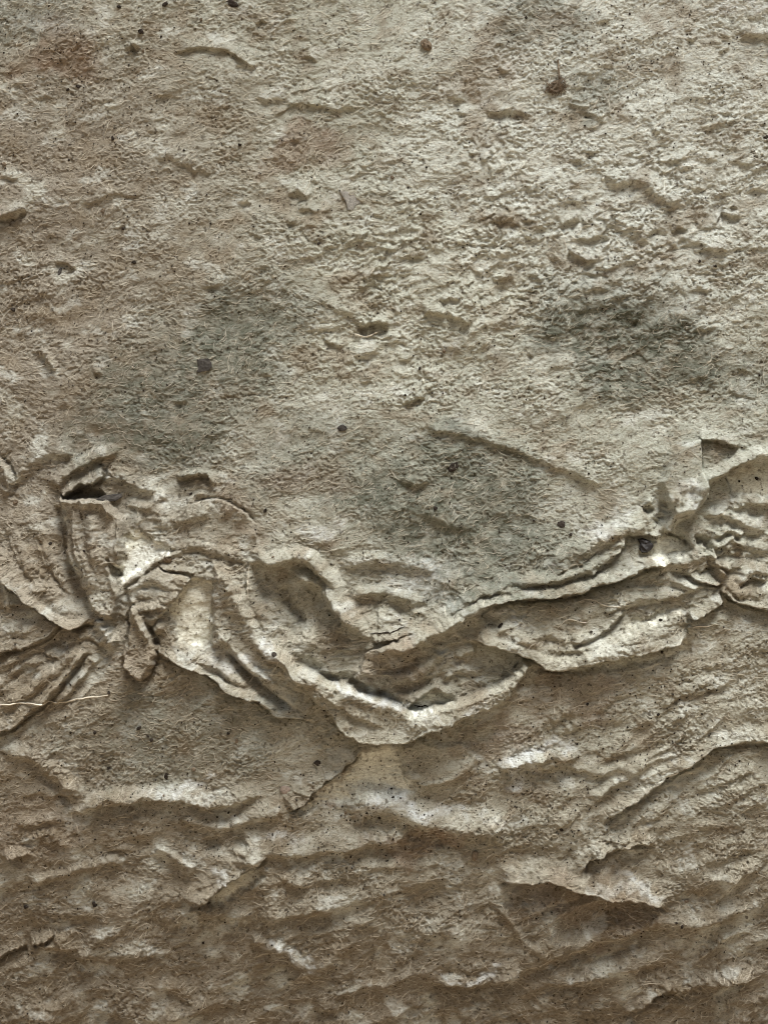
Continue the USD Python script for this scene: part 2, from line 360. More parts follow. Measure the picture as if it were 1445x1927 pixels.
fold([(1296, 1166), (1312, 1154), (1336, 1141), (1362, 1128)], 11, 26, 5, 5, 8, 12, part=(RT, LIP, 'thin frayed lip'))
fold([(1354, 1108), (1384, 1122), (1406, 1133), (1446, 1139), (1490, 1136)], 18, 50, 6, 9, 12, 18, ends=(0.06, 0), part=(RT, LIP, 'flap overhanging at the right edge'))
fold([(1286, 1070), (1310, 1084), (1340, 1091), (1362, 1092)], 11, 26, 6, 5, 8, 12, part=(RT, FLAP, 'small pointed flap right of the twisted tip'))
fold([(1334, 1022), (1340, 1048), (1348, 1068), (1366, 1086)], 12, 10, 10, 0, 4, 10, warp=0.4, part=(RT, CREASE, 'narrow twisted cord of sheet'))
level([(1312, 1010), (1334, 1014), (1336, 1032), (1316, 1036)], -20, 12)
groove([(1262, 996), (1292, 1010), (1304, 1026)], 12, 12)
fold([(1245, 992), (1270, 998), (1298, 1012), (1310, 1030)], 11, 26, 6, 6, 8, 12, part=(RT, LIP, 'lip shading the cream hollow'))
fold([(1234, 988), (1262, 976), (1290, 960), (1311, 935), (1322, 903), (1346, 889), (1376, 868), (1402, 858), (1446, 850), (1490, 846)], 22, 16, 20, 6, 12, 26, ends=(0.15, 0), part=(RT, ROLL, 'diagonal rolled rib climbing to the right edge'), vary=0.12)
level([(1240, 906), (1276, 846), (1316, 824), (1318, 920), (1296, 958), (1264, 966), (1250, 932)], 19, 7, 0.4, fine=0.6)
fold([(1262, 955), (1280, 925), (1300, 915), (1314, 925)], 8, 22, 14, 0, 0)
fold([(1318, 925), (1318, 880), (1317, 822)], -5, 5, 5, 0, 0, warp=0.3)
groove([(1232, 985), (1246, 968), (1256, 945)], 13, 14)
hump(1222, 945, 14, 15, 12)
groove([(1206, 962), (1222, 960), (1226, 950)], 12, 9)
fold([(1312, 821), (1345, 824), (1372, 832), (1394, 841)], 11, 20, 5, 6, 9, 14, ends=(0.05, 0.2), warp=0.5, part=(RT, LIP, 'thin lip above the leaf shaped panel'))
fold([(1320, 962), (1360, 966), (1400, 980), (1440, 998)], 10, 22, 12, 3, 4, part=(RT, CREASE, 'puckered crease below the cream hollow'))
for q in range(9):
    x0, y0 = 1310 + 125 * rng.random(), 965 + 120 * rng.random()
    fold([(x0, y0 + 8), (x0 + 30, y0 - 6), (x0 + 62, y0 + 4)], 5 + 4 * rng.random(), 14, 7, 2.5, 3, 8)
for q in range(7):
    x0, y0 = 980 + 300 * rng.random(), 1030 + 120 * rng.random()
    fold([(x0, y0 + 20), (x0 + 35, y0 + 4), (x0 + 75, y0 - 14)], 3 + 4 * rng.random(), 16, 8, 2, 2, 8)

ropes = [([(688, 1232), (740, 1213), (802, 1186), (846, 1162), (884, 1140), (932, 1123), (965, 1114), (1004, 1113), (1052, 1108), (1104, 1096), (1162, 1078), (1216, 1056)], 13, 10, 11),
         ([(742, 1200), (790, 1180), (836, 1150), (880, 1124), (930, 1104), (990, 1094), (1050, 1086), (1110, 1070), (1170, 1056)], 9, 9, 9),
         ([(868, 1196), (910, 1196), (950, 1206), (990, 1221), (1024, 1235), (1060, 1246), (1094, 1235), (1134, 1228), (1176, 1216), (1234, 1206), (1292, 1188)], 9, 10, 10),
         ([(1010, 1212), (1060, 1216), (1110, 1206), (1160, 1184), (1210, 1168)], 7, 8, 8),
         ([(1092, 1072), (1130, 1048), (1166, 1022), (1186, 1002)], 8, 9, 8), ([(1060, 1052), (1120, 1020), (1172, 996), (1230, 980)], 8, 9, 8),
         ([(1160, 1082), (1220, 1080), (1280, 1092), (1330, 1112)], 8, 12, 8), ([(1180, 1130), (1230, 1118), (1290, 1124)], 7, 10, 8),
         ([(416, 1196), (446, 1234), (476, 1262), (516, 1290), (556, 1312), (592, 1336)], 11, 12, 10), ([(470, 1190), (500, 1224), (540, 1254), (580, 1290)], 8, 9, 8),
         ([(300, 1218), (342, 1240), (380, 1250), (424, 1278), (476, 1304), (540, 1332)], 8, 8, 8), ([(336, 1226), (390, 1236), (440, 1270), (500, 1304)], 6, 9, 8),
         ([(118, 936), (123, 985), (134, 1042), (152, 1098)], 7, 8, 8), ([(230, 968), (231, 1002), (228, 1056)], 9, 8, 8), ([(150, 950), (150, 1000), (164, 1060), (190, 1120)], 7, 10, 9),
         ([(30, 1098), (66, 1126), (106, 1152), (142, 1168), (184, 1160), (212, 1168)], 9, 9, 8), ([(60, 960), (80, 1010), (100, 1060), (140, 1110)], 6, 14, 12), ([(20, 980), (40, 1040), (80, 1090)], 5, 14, 12),
         ([(-10, 1260), (40, 1228), (90, 1200), (130, 1178)], 8, 10, 8), ([(-10, 1340), (50, 1300), (110, 1246), (150, 1210)], 8, 10, 9), ([(-10, 1190), (30, 1180), (70, 1176)], 7, 12, 8), ([(140, 1200), (170, 1190), (200, 1216)], 8, 9, 8),
         ([(250, 1095), (290, 1088), (330, 1096)], 6, 9, 8), ([(256, 1120), (290, 1112), (318, 1122)], 6, 9, 8), ([(232, 940), (270, 948), (320, 960)], 6, 10, 9), ([(330, 1030), (370, 1024), (420, 1040)], 7, 11, 9), ([(404, 1030), (440, 1040), (470, 1050)], 6, 9, 9),
         ([(1320, 1000), (1350, 1012), (1400, 1018), (1450, 1040)], 7, 12, 8), ([(1350, 1060), (1400, 1062), (1450, 1078)], 8, 12, 8), ([(1360, 1095), (1400, 1106), (1450, 1108)], 7, 10, 8), ([(1246, 970), (1276, 952), (1298, 928)], 7, 9, 9),
         ([(690, 1240), (720, 1246), (760, 1240), (800, 1215)], 6, 10, 9), ([(700, 1275), (735, 1285), (770, 1275)], 6, 10, 8), ([(850, 1250), (890, 1256), (930, 1245)], 6, 12, 10)]
for p_, h_, a_, b_ in ropes:
    fold(p_, h_, a_, b_, 2.5, 0, ends=(0.22, 0.22), rnd=True, warp=0.9, vary=0.35)
    q_ = np.array(p_, float) + np.array([3.0, a_ + b_ * 0.6])
    groove([tuple(v_) for v_ in q_], 0.55 * h_, 6, ends=(0.25, 0.25))

# --- lower sheet
fold([(0, 1398), (60, 1420), (96, 1450), (126, 1476), (150, 1517)], 10, 30, 22, 2, 0, part=(LO, CREASE, 'crooked crease at the left of the smooth grey brown field'))
groove([(45, 1430), (85, 1460), (115, 1490), (140, 1520)], 8, 18)
fold([(146, 1520), (200, 1507), (270, 1500), (342, 1500), (402, 1511), (452, 1500), (500, 1488)], 17, 30, 14, 6, 8, 20, part=(LO, ROLL, 'soft fold closing the smooth grey brown field'))
fold([(340, 1540), (372, 1546), (440, 1546), (505, 1526), (545, 1520)], 12, 34, 20, 3, 3, part=(LO, ROLL, 'pale swelling below the grey brown field'))
fold([(545, 1524), (580, 1496), (612, 1466), (642, 1441), (682, 1409)], 13, 40, 5, 7, 8, 14, ends=(0.05, 0.1), part=(LO, FLAP, 'pointed flap with a dark lower edge'))
fold([(640, 1512), (702, 1506), (762, 1523), (822, 1541), (902, 1551), (960, 1548)], 20, 36, 44, 6, 6, 24, part=(LO, ROLL, 'broad bright fold across the lower middle'))
fold([(440, 1606), (500, 1600), (560, 1600), (640, 1590), (702, 1574), (780, 1578)], 10, 40, 20, 5, 8, 26, part=(LO, ROLL, 'low fold in the shade below the bright fold'))
fold([(352, 1702), (400, 1671), (432, 1646), (472, 1620), (506, 1604)], 15, 46, 6, 7, 9, 15, part=(LO, LIP, 'lip overhanging a cream sliver'))
fold([(55, 1655), (130, 1640), (180, 1625), (232, 1611)], 9, 16, 13, 2, 2, part=(LO, CREASE, 'straight thin ridge near the left edge'))
fold([(285, 1598), (320, 1604), (346, 1620), (372, 1637)], 9, 12, 18, -1, 4, part=(LO, CREASE, 'short curved ridge left of a brown dimple'))
hump(395, 1590, 40, 24, -12, -20)
hump(452, 1580, 18, 18, -6)
fold([(436, 1592), (448, 1600), (466, 1590), (468, 1572)], 5, 7, 7)
fold([(-20, 1806), (0, 1796), (26, 1786), (52, 1777)], 10, 26, 5, 4, 9, 10, ends=(0, 0.1), part=(LO, LIP, 'dark gash at the left edge'))
fold([(62, 1774), (84, 1764), (104, 1756)], 9, 22, 5, 3, 9, 9)
fold([(60, 1786), (110, 1760), (145, 1745)], 7, 6, 24)
fold([(935, 1449), (1000, 1426), (1052, 1420), (1094, 1417)], 14, 16, 13, 3, 3, part=(LO, ROLL, 'white crest right of the centre'))
fold([(985, 1442), (1060, 1436), (1130, 1444), (1185, 1432)], 9, 26, 18, 4, 7, 22)
fold([(1125, 1545), (1190, 1504), (1252, 1459), (1304, 1424), (1352, 1396), (1450, 1386), (1500, 1385)], 12, 26, 9, 5, 11, 14, ends=(0.1, 0), part=(LO, CREASE, 'long diagonal furrow'))
fold([(1110, 1500), (1170, 1460), (1215, 1432)], 8, 24, 16, 3, 6, 16)
fold([(930, 1652), (986, 1646), (1036, 1643), (1082, 1660), (1132, 1671), (1162, 1677), (1202, 1681), (1238, 1690), (1262, 1708)], 20, 46, 9, 9, 16, 34, part=(LO, LIP, 'wavy lip overhanging a brown hollow'), vary=0.1)
fold([(1086, 1640), (1098, 1616), (1132, 1599), (1182, 1584), (1234, 1578)], 13, 36, 9, 5, 9, 18, part=(LO, LIP, 'shaded notch above the wavy lip'))
fold([(935, 1692), (960, 1725), (985, 1765), (1028, 1790)], 6, 10, 10)
fold([(920, 1840), (990, 1806), (1032, 1790), (1092, 1769), (1152, 1750), (1202, 1735), (1260, 1708)], 14, 40, 28, 4, 5, 18, part=(LO, ROLL, 'rounded fold under the brown hollow'))
fold([(960, 1868), (1030, 1846), (1152, 1816), (1260, 1800)], 10, 36, 22, 3, 6, 18, part=(LO, ROLL, 'fold low on the right'))
fold([(1236, 1862), (1322, 1845), (1378, 1830), (1430, 1832)], 11, 26, 14, 3, 6, 14, part=(LO, CREASE, 'pale double crease at the lower right'))
fold([(1170, 1905), (1222, 1870), (1262, 1848)], 9, 20, 10, 3, 7, 14)
fold([(806, 1836), (870, 1844), (952, 1836), (985, 1822)], 12, 22, 20, 3, 8, 26, part=(LO, ROLL, 'pale ridge near the bottom edge'))
fold([(470, 1762), (540, 1786), (568, 1816)], 12, 16, 18, 2, 3, part=(LO, CREASE, 'short bright ridge above the bottom edge'))
fold([(300, 1740), (350, 1720), (420, 1712), (480, 1722)], 8, 30, 20, 3, 5)
fold([(560, 1690), (620, 1700), (680, 1690), (760, 1660), (860, 1640)], 9, 40, 26, 3, 6, 26)
fold([(745, 1455), (768, 1480), (800, 1482), (850, 1462), (890, 1425)], 8, 14, 24, -2, 0, part=(LO, FLAP, 'rounded brown scrap below the loop'))
level([(750, 1402), (800, 1392), (870, 1400), (900, 1425), (860, 1460), (800, 1482), (768, 1470)], 7, 12)
for q in range(20):            # loose rolls slanting up to the right
    x0, y0 = -40 + 1500 * rng.random(), 1640 + 310 * rng.random()
    L, a = 60 + 130 * rng.random(), math.radians(-14 + 26 * (rng.random() - .5) * (1.4 if x0 < 700 else 0.8) + (14 if x0 < 700 else -6))
    fold([(x0, y0), (x0 + L / 2 * math.cos(a), y0 + L / 2 * math.sin(a) - 6), (x0 + L * math.cos(a), y0 + L * math.sin(a))], 4 + 6 * rng.random(), 20 + 18 * rng.random(), 10 + 10 * rng.random(), 3, 4, 14, ends=(0.4, 0.4))
for q in range(18):
    x0, y0 = 1000 + 440 * rng.random(), 1260 + 330 * rng.random()
    L, a = 50 + 90 * rng.random(), math.radians(-28 + 16 * (rng.random() - .5))
    fold([(x0, y0), (x0 + L / 2 * math.cos(a), y0 + L / 2 * math.sin(a) - 4), (x0 + L * math.cos(a), y0 + L * math.sin(a))], 3 + 4 * rng.random(), 18 + 10 * rng.random(), 8 + 6 * rng.random(), 3, 3, 10, ends=(0.4, 0.4))
for q in range(20):
    x0, y0 = -20 + 260 * rng.random(), 1480 + 130 * rng.random()
    fold([(x0, y0), (x0 + 30, y0 - 8), (x0 + 60, y0 - 2)], 3 + 4 * rng.random(), 16, 8, 3, 3, 10, ends=(0.4, 0.4))

# --- upper sheet
fold([(318, 103), (350, 92), (385, 86), (422, 92), (456, 110), (486, 129)], 7, 34, 3.5, 3, 4, 8, ends=(0.25, 0.1), warp=0.5, part=(UP, LIP, 'thin arched lip near the top left'))
fold([(1140, 348), (1180, 335), (1216, 345), (1242, 365), (1284, 387)], 9, 30, 16, 3, 3, 20, part=(UP, ROLL, 'bright bump ridge at the upper right'))
fold([(1255, 462), (1290, 447), (1332, 459), (1375, 462)], 7, 30, 13, 2, 3, 18, part=(UP, ROLL, 'low bump ridge beside the right edge'))
fold([(1070, 472), (1092, 478), (1122, 488)], 4, 24, 6, 2, 9, 15)
fold([(1052, 422), (1070, 412), (1090, 414)], 4, 22, 6, 2, 8, 13)
fold([(1262, 430), (1282, 424), (1300, 428)], 3, 18, 6, 2, 8, 12)
fold([(1360, 395), (1376, 402), (1392, 398)], 3, 18, 6, 2, 8, 13)
fold([(670, 612), (700, 606), (735, 608)], 6, 30, 7, 3, 17, 18, part=(UP, LIP, 'lip over a dark pit in the middle of the upper field'))
fold([(795, 588), (840, 588), (888, 606)], 7, 22, 10, 3, 5, 16)
fold([(755, 762), (778, 748), (796, 742)], 4, 22, 6, 2, 8, 12)
fold([(786, 798), (848, 809), (902, 820), (948, 836), (1000, 856), (1090, 890), (1142, 917)], 6, 34, 13, 2, 3, 24, part=(UP, CREASE, 'long straight crease slanting down to the right'))
fold([(742, 896), (780, 904), (826, 898)], 6, 34, 14, 2, 4, 20, ends=(0.4, 0.4))
fold([(760, 955), (800, 965), (870, 990), (930, 1000)], 6, 44, 26, 2, 3, 30, ends=(0.4, 0.4))
fold([(640, 1060), (700, 1050), (780, 1060), (830, 1075)], 8, 24, 24, 2, 4, 20)
fold([(660, 1120), (720, 1110), (760, 1118), (790, 1140)], 10, 16, 20, 2, 7, 20)
hump(755, 1145, 30, 16, -9, 25)
fold([(540, 365), (560, 355), (580, 372)], 5, 22, 10, 2, 6, 14)
fold([(100, 488), (120, 492), (145, 505)], 4, 22, 6, 2, 6, 14)
fold([(-10, 410), (15, 400), (48, 392)], 9, 18, 8, 2, 8, 12)
fold([(290, 300), (320, 287), (345, 300), (372, 315), (410, 316)], 5, 24, 14, 2, 1, 12)
fold([(150, 385), (205, 365), (270, 358)], 3, 22, 14, 2, 2, 10)
fold([(70, 655), (85, 672), (110, 695)], 8, 14, 10, 0, 4)
fold([(1390, 65), (1420, 62), (1460, 66)], 6, 22, 8, 2, 5, 16)
fold([(240, 92), (248, 82), (262, 88)], 9, 12, 7, 2, 6, 10)
fold([(600, 560), (640, 575), (690, 600)], 4, 26, 16, 2, 1, 14)
fold([(470, 180), (500, 185), (530, 180), (570, 195), (680, 200)], 3, 28, 9, 2, 3, 14)
fold([(910, 210), (960, 205), (1000, 215)], 3, 24, 8, 2, 5, 12)
for q in range(60):           # crumbly bumps, thickest at the upper right
    while True:
        x0, y0 = -20 + 1480 * rng.random(), -20 + 800 * rng.random()
        d = 0.25 + 0.75 * math.exp(-((x0 - 1150) / 330) ** 2 - ((y0 - 420) / 260) ** 2) + 0.5 * math.exp(-((x0 - 760) / 160) ** 2 - ((y0 - 560) / 160) ** 2)
        if rng.random() < d:
            break
    L, a = 20 + 42 * rng.random(), math.radians(4 + 40 * (rng.random() - .5))
    fold([(x0, y0), (x0 + L / 2 * math.cos(a), y0 + L / 2 * math.sin(a) - 4), (x0 + L * math.cos(a), y0 + L * math.sin(a))], 2 + 3 * rng.random() * d ** .5, 16 + 16 * rng.random(), 4 + 4 * rng.random(), 2, 2 + 4 * rng.random(), 11, ends=(0.45, 0.45))

# --- grain of the fibrous sheet, everywhere
U, V = (X * 0.94 - Y * 0.34), (X * 0.34 + Y * 0.94)           # along and across the drag of the fibres
du, dv = 9 * gn(X / 70, Y / 70, 21) + 4 * gn(X / 23, Y / 23, 25), 9 * gn(X / 70, Y / 70, 22) + 4 * gn(X / 23, Y / 23, 26)
U, V = U + du, V + dv
rough_up = 0.55 + 0.8 * np.exp(-((X - 1150) / 380) ** 2 - ((Y - 430) / 260) ** 2) + 0.4 * np.exp(-((X - 760) / 190) ** 2 - ((Y - 560) / 170) ** 2)
smooth_l = 1 - 0.45 * np.exp(-((X - 330) / 190) ** 2 - ((Y - 1385) / 95) ** 2)
amp = (rough_up * smooth_l * (0.85 + 0.4 * gn(X / 160, Y / 160, 31))).astype(np.float32)
amp = np.where(Y > 1000, np.maximum(amp, 0.85 * smooth_l), amp)
def crest(x, y, seed, p=2.0):
    return (1 - np.minimum(np.abs(gn(x, y, seed)) * 1.5, 1)) ** p


crumb_m = (np.exp(-((X - 1160) / 300) ** 2 - ((Y - 430) / 220) ** 2) + 0.7 * np.exp(-((X - 790) / 190) ** 2 - ((Y - 520) / 220) ** 2) + 0.22 * (Y < 900) + 0.35 * sm(1500, 1650, Y)
           + 0.5 * np.exp(-((X - 1280) / 220) ** 2 - ((Y - 1400) / 160) ** 2) + 0.35 * np.exp(-((X - 560) / 160) ** 2 - ((Y - 190) / 130) ** 2)).astype(np.float32)
band = np.exp(-((Y - np.interp(X, [0, 250, 700, 1000, 1445], [1080, 1090, 1230, 1140, 1040])) / 120.0) ** 2).astype(np.float32)
low = sm(1440, 1640, Y + 0.12 * (X - 700))
wl = gn(X / 150, Y / 120, 401) * 26 + gn(X / 50, Y / 44, 402) * 9


def slant(deg, along, across, seed, p):
    c_, s_ = math.cos(math.radians(deg)), math.sin(math.radians(deg))
    a_, b_ = X * c_ + Y * s_, -X * s_ + Y * c_
    return (1 - np.minimum(np.abs(gn((a_ + wl) / along, (b_ + 0.8 * wl) / across, seed)) * 1.35, 1)) ** p


creases = band * (0.45 + 0.55 * sm(240, 420, X)) * (1 - 0.45 * sm(820, 950, X)) * (5.5 * slant(-18, 120, 44, 411, 2.2) + 4.0 * slant(35, 110, 40, 412, 2.6) + 3.0 * slant(-10, 60, 22, 413, 2.2))
creases += low * (7.5 * slant(-17, 300, 96, 421, 2.2) + 4.5 * slant(-26, 170, 58, 422, 2.4) * np.clip(0.6 + 1.4 * gn(X / 170, Y / 140, 424), 0, 1.6))
creases += np.exp(-((X - 1250) / 260) ** 2 - ((Y - 1430) / 150) ** 2) * (6.0 * slant(-30, 180, 36, 431, 2.0))
creases += np.exp(-((X - 70) / 120) ** 2 - ((Y - 1260) / 110) ** 2) * (8.0 * slant(-42, 190, 30, 432, 1.8))
creases = (creases * CALM * (0.5 + 0.5 * FINE)).astype(np.float32)
big = 7.0 * gn(X / 330, Y / 260, 41) + 6.0 * gn(U / 190, V / 110, 42)
mid = 4.2 * gn(U / 84, V / 46, 43) + 2.4 * crest(U / 70, V / 34, 44, 1.5) + 2.4 * gn(U / 36, V / 21, 45)
crumb = crumb_m * np.clip(0.8 + 1.3 * gn(X / 110, Y / 80, 57), 0.15, 2) * (4.6 * sm(0.05, 0.6, gn(U / 34 + 0.6 * gn(X / 20, Y / 20, 58), V / 19, 52)) + 2.6 * sm(0.1, 0.6, gn(U / 17, V / 10, 53)) - 4.0 * sm(0.3, 0.7, gn(X / 24, Y / 15, 54)))
patchy = np.clip(0.75 + 0.7 * gn(X / 75, Y / 60, 55), 0.25, 1.5)
fine = 1.5 * patchy * crest(U / 34, V / 17, 46, 3) + 1.3 * crest(U / 18, V / 8, 47, 2) + 1.0 * gn(U / 12, V / 6, 48) + 1.15 * gn(U / 6.5, V / 3.9, 49) + 0.5 * gn(X / 4.2, Y / 3.6, 56)
pits = -3.0 * sm(0.3, 0.7, gn(X / 11, Y / 9, 50)) + 2.2 * sm(0.34, 0.75, gn(X / 12, Y / 9, 51)) - 2.0 * sm(0.3, 0.6, gn(X / 6, Y / 5, 59)) + 1.6 * sm(0.3, 0.6, gn(X / 5.5, Y / 4.6, 60))
GR = (0.85 * mid * amp + creases + 0.62 * crumb + (fine + 0.62 * pits) * (0.45 + 0.5 * amp) * np.clip(0.8 + 0.9 * gn(X / 95, Y / 70, 61), 0.3, 1.6)) * FINE
RELIEF = 1.3
LX *= 1.25
HT = (RELIEF * HF + big + 1.15 * GR) * IN + (1 - IN) * big
LY = 1.25 * LY + (0.4 * creases * FINE + 0.6 * np.clip(crumb * FINE, 0, 7) + 0.25 * np.clip((fine + pits) * FINE * (0.4 + 0.7 * amp), -3, 4) + 0.35 * mid * amp * FINE)
LX += -0.10 * fine * FINE
LX *= IN
LY *= IN
HT = HT.astype(np.float32)

# --- the wall's own slow bulge, metres away from the viewer
MAC = (0.08 * np.clip((Y - 1180) / 760, 0, 1.25) ** 2 + 0.028 * np.clip((560 - X) / 560, 0, 1.25) ** 2).astype(np.float32)
PXW = X + LX
PYW = Y + LY


def world(px, py, h, mac):
    k = 1 + mac / D
    return np.stack([(px - CX) * S * k, mac - h * S, CZ - (py - CY) * S * k], -1)


P3 = world(PXW, PYW, HT, MAC)
P3[..., 2] = np.maximum(P3[..., 2], -0.03)

# normals from the whole relief, so that pieces cut from it meet without a seam
ga, gb = np.gradient(P3, axis=1), np.gradient(P3, axis=0)
N3 = np.cross(gb, ga)
N3 *= np.where(N3[..., 1:2] > 0, 1.0, 1.0)
N3 /= np.maximum(np.linalg.norm(N3, axis=-1, keepdims=True), 1e-20)
if np.median(N3[..., 1]) > 0:
    N3 = -N3

# ------------------------------------------------------------------ surface colour (stains, chalk, rust, lichen) with light fall-off painted in
WARPS = [[40 * gn(X / 90, Y / 90, k) + 18 * gn(X / 30, Y / 30, k + 1) + 7 * gn(X / 11, Y / 9, k + 2) for k in (500 + 10 * j, 505 + 10 * j)] for j in range(3)]


def blob(cx, cy, rx, ry, ang=0.0, seed=60, edge=0.55):
    c, s_ = math.cos(math.radians(ang)), math.sin(math.radians(ang))
    wx, wy = WARPS[seed % 3]
    dx, dy = X - cx + wx, Y - cy + wy
    r = np.hypot((dx * c + dy * s_) / rx, (-dx * s_ + dy * c) / ry)
    return (1 - sm(edge, 1.25, r))


C = np.empty(X.shape + (3,), np.float32)
C[:] = (0.515, 0.498, 0.405)


def tint(mask, col):
    global C
    C += (np.array(col, np.float32) - C) * np.clip(mask, 0, 1)[..., None].astype(np.float32)


mott = gn(X / 120, Y / 90, 71) * 0.6 + gn(X / 46, Y / 36, 72) * 0.5 + gn(U / 20, V / 12, 73) * 0.22
tint(sm(760, 100, X) * sm(-200, 300, Y) * 0.85, (0.325, 0.265, 0.20))              # pinkish brown to the left, with the dimmer light there painted in
tint(sm(1380, 1900, Y) * 0.95, (0.165, 0.118, 0.08))                               # browner to the foot, its fall into shade darkened in the colour
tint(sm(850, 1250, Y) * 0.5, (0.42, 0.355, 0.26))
tint(blob(1180, 250, 460, 400, 0, 80) * 0.8, (0.70, 0.685, 0.60))  # paler upper right: the brighter light there is put into the colour
tint(blob(760, 570, 300, 170, -15, 84) * 0.5, (0.65, 0.625, 0.51))
tint(sm(0.05, 0.65, mott) * 0.7, (0.68, 0.655, 0.56))
tint(sm(0.05, 0.65, -mott) * 0.7, (0.31, 0.243, 0.165))
tint(sm(0.25, 0.7, gn(X / 62, Y / 40, 74) + 0.4 * gn(X / 17, Y / 13, 75)) * 0.5, (0.30, 0.235, 0.155))
tint(sm(0.3, 0.7, gn(X / 55, Y / 40, 76) + 0.4 * gn(X / 15, Y / 12, 77)) * 0.5, (0.72, 0.705, 0.63))
OL = (0.155, 0.156, 0.115)
for b in [(330, 735, 250, 130, -28, .7), (480, 600, 150, 70, -20, .55), (1180, 655, 190, 95, 10, .95), (1380, 720, 150, 60, 0, .5), (850, 990, 210, 140, 15, .75), (900, 870, 190, 60, 20, .7),
          (1010, 40, 110, 60, 10, .6), (900, 1000, 330, 80, 20, .4), (330, 1385, 210, 110, 0, .45), (1150, 560, 200, 60, 0, .35), (40, 40, 120, 60, 0, .45), (320, 850, 90, 60, 0, .45), (1110, 170, 70, 40, 30, .5), (610, 870, 170, 90, 0, .5)]:
    tint(blob(*b[:5], seed=int(90 + b[0] % 50)) * b[5] * np.clip(0.8 + 0.55 * mott + 0.5 * gn(X / 24, Y / 17, 64) + 0.4 * gn(X / 9, Y / 7, 65), 0.1, 1.2), OL)
RU = (0.25, 0.15, 0.085)
for b in [(110, 105, 90, 60, 10, .75), (565, 285, 90, 45, -8, .7), (900, 130, 110, 50, -30, .35), (440, 965, 60, 35, 10, .55), (780, 1580, 110, 26, -5, .8), (620, 1490, 50, 16, -40, .7), (1100, 1700, 150, 60, 5, .55), (740, 1240, 60, 40, 0, .5),
          (590, 900, 110, 50, 0, .45), (940, 1390, 80, 30, 0, .5), (1080, 1310, 140, 40, -5, .45), (60, 1560, 100, 60, 0, .35), (1050, 60, 60, 30, 0, .4), (250, 1240, 60, 40, 0, .35)]:
    tint(blob(*b[:5], seed=int(140 + b[0] % 50)) * b[5] * (0.7 + 0.6 * mott), RU)
WH = (0.78, 0.77, 0.73)
for b in [(1010, 1424, 100, 16, -10, .9), (770, 1512, 120, 18, 10, .9), (500, 1205, 40, 14, 50, .8), (610, 1000, 40, 22, 0, .6), (790, 1075, 90, 30, 5, .4), (700, 1310, 110, 12, 17, .6), (360, 1490, 100, 12, 0, .5), (520, 1560, 60, 14, 0, .6), (415, 1635, 26, 14, 0, .6),
          (960, 1170, 40, 16, 20, .6), (1290, 925, 34, 30, 0, .6), (1130, 985, 60, 20, -15, .45), (300, 1030, 60, 18, -10, .4), (70, 40, 90, 40, 0, .3), (1400, 20, 60, 30, 0, .5), (880, 1840, 70, 12, 0, .6), (540, 1780, 60, 10, 20, .6), (1180, 1645, 60, 14, 10, .6), (450, 1240, 60, 20, 40, .5), (870, 1320, 90, 10, -18, .5)]:
    tint(blob(*b[:5], seed=int(200 + b[0] % 50), edge=0.2) * b[5] * np.clip(0.85 + 0.7 * gn(X / 14, Y / 10, 63), 0.2, 1.1), WH)
tint(sm(0.45, 0.8, gn(X / 9, Y / 8, 78)) * 0.45, (0.20, 0.15, 0.11))               # dark flecking
iv = np.stack([0.735 + 0.10 * mott, 0.70 + 0.11 * mott, 0.585 + 0.11 * mott], -1)
ib = sm(0.25, 0.7, gn(X / 26, Y / 20, 271) + 0.5 * gn(X / 9, Y / 8, 272))[..., None]
iv = iv + (np.array([0.36, 0.29, 0.20]) - iv) * ib * 0.4
C += (iv - C) * (IVORY * 0.92)[..., None]
for b in [(270, 1040, 60, 40), (810, 1325, 40, 20)]:
    tint(IVORY * blob(*b, seed=260) * 0.75, (0.74, 0.72, 0.65))
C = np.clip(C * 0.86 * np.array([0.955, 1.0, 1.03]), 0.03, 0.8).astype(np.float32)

# ------------------------------------------------------------------ materials
def sheet_material(name, bump, gloss=0.12, spots=True):
    return usdkit.material(stage, '/World/Looks/' + name, {
        'a': ('attribute', {'attribute': 'stain'}),
        'g': ('geometry', {}),
        'm': ('mapping', {'rotation': (0.0, 0.35, 0.0), 'scale': (1.0, 1.0, 2.2)}),
        'n1': ('noise_texture', {'scale': 360.0, 'detail': 5.0, 'roughness': 0.68, 'distortion': 0.6}),
        'n2': ('noise_texture', {'scale': 900.0, 'detail': 3.0, 'roughness': 0.6}),
        'n3': ('noise_texture', {'scale': 230.0, 'detail': 3.0, 'roughness': 0.5}),
        'r1': ('rgb_ramp', {'ramp': [(0.33, (0.50, 0.465, 0.40)), (0.5, (1, 1, 1)), (0.68, (1.26, 1.28, 1.31))]}),
        'r3': ('rgb_ramp', {'ramp': [(0.0, (1, 1, 1)), (0.615, (1, 1, 1)), (0.675, (0.32, 0.29, 0.26)), (1.0, (0.25, 0.23, 0.22))]}),
        'c1': ('mix_color', {'blend_type': 'multiply', 'fac': 0.85}),
        'c2': ('mix_color', {'blend_type': 'multiply', 'fac': 0.8 if spots else 0.35}),
        'h': ('math', {'math_type': 'add'}),
        'b': ('bump', {'strength': bump, 'distance': 0.0034}),
        'p': ('principled_bsdf', {'roughness': 0.85, 'specular_ior_level': gloss, 'diffuse_roughness': 0.4})},
        [('g.position', 'm.vector'), ('m.vector', 'n1.vector'), ('m.vector', 'n2.vector'), ('g.position', 'n3.vector'), ('n1.fac', 'r1.fac'), ('n3.fac', 'r3.fac'),
         ('a.color', 'c1.a'), ('r1.color', 'c1.b'), ('c1.result', 'c2.a'), ('r3.color', 'c2.b'), ('c2.result', 'p.base_color'),
         ('n1.fac', 'h.value1'), ('n2.fac', 'h.value2'), ('h.value', 'b.height'), ('b.normal', 'p.normal')], surface='p.BSDF')


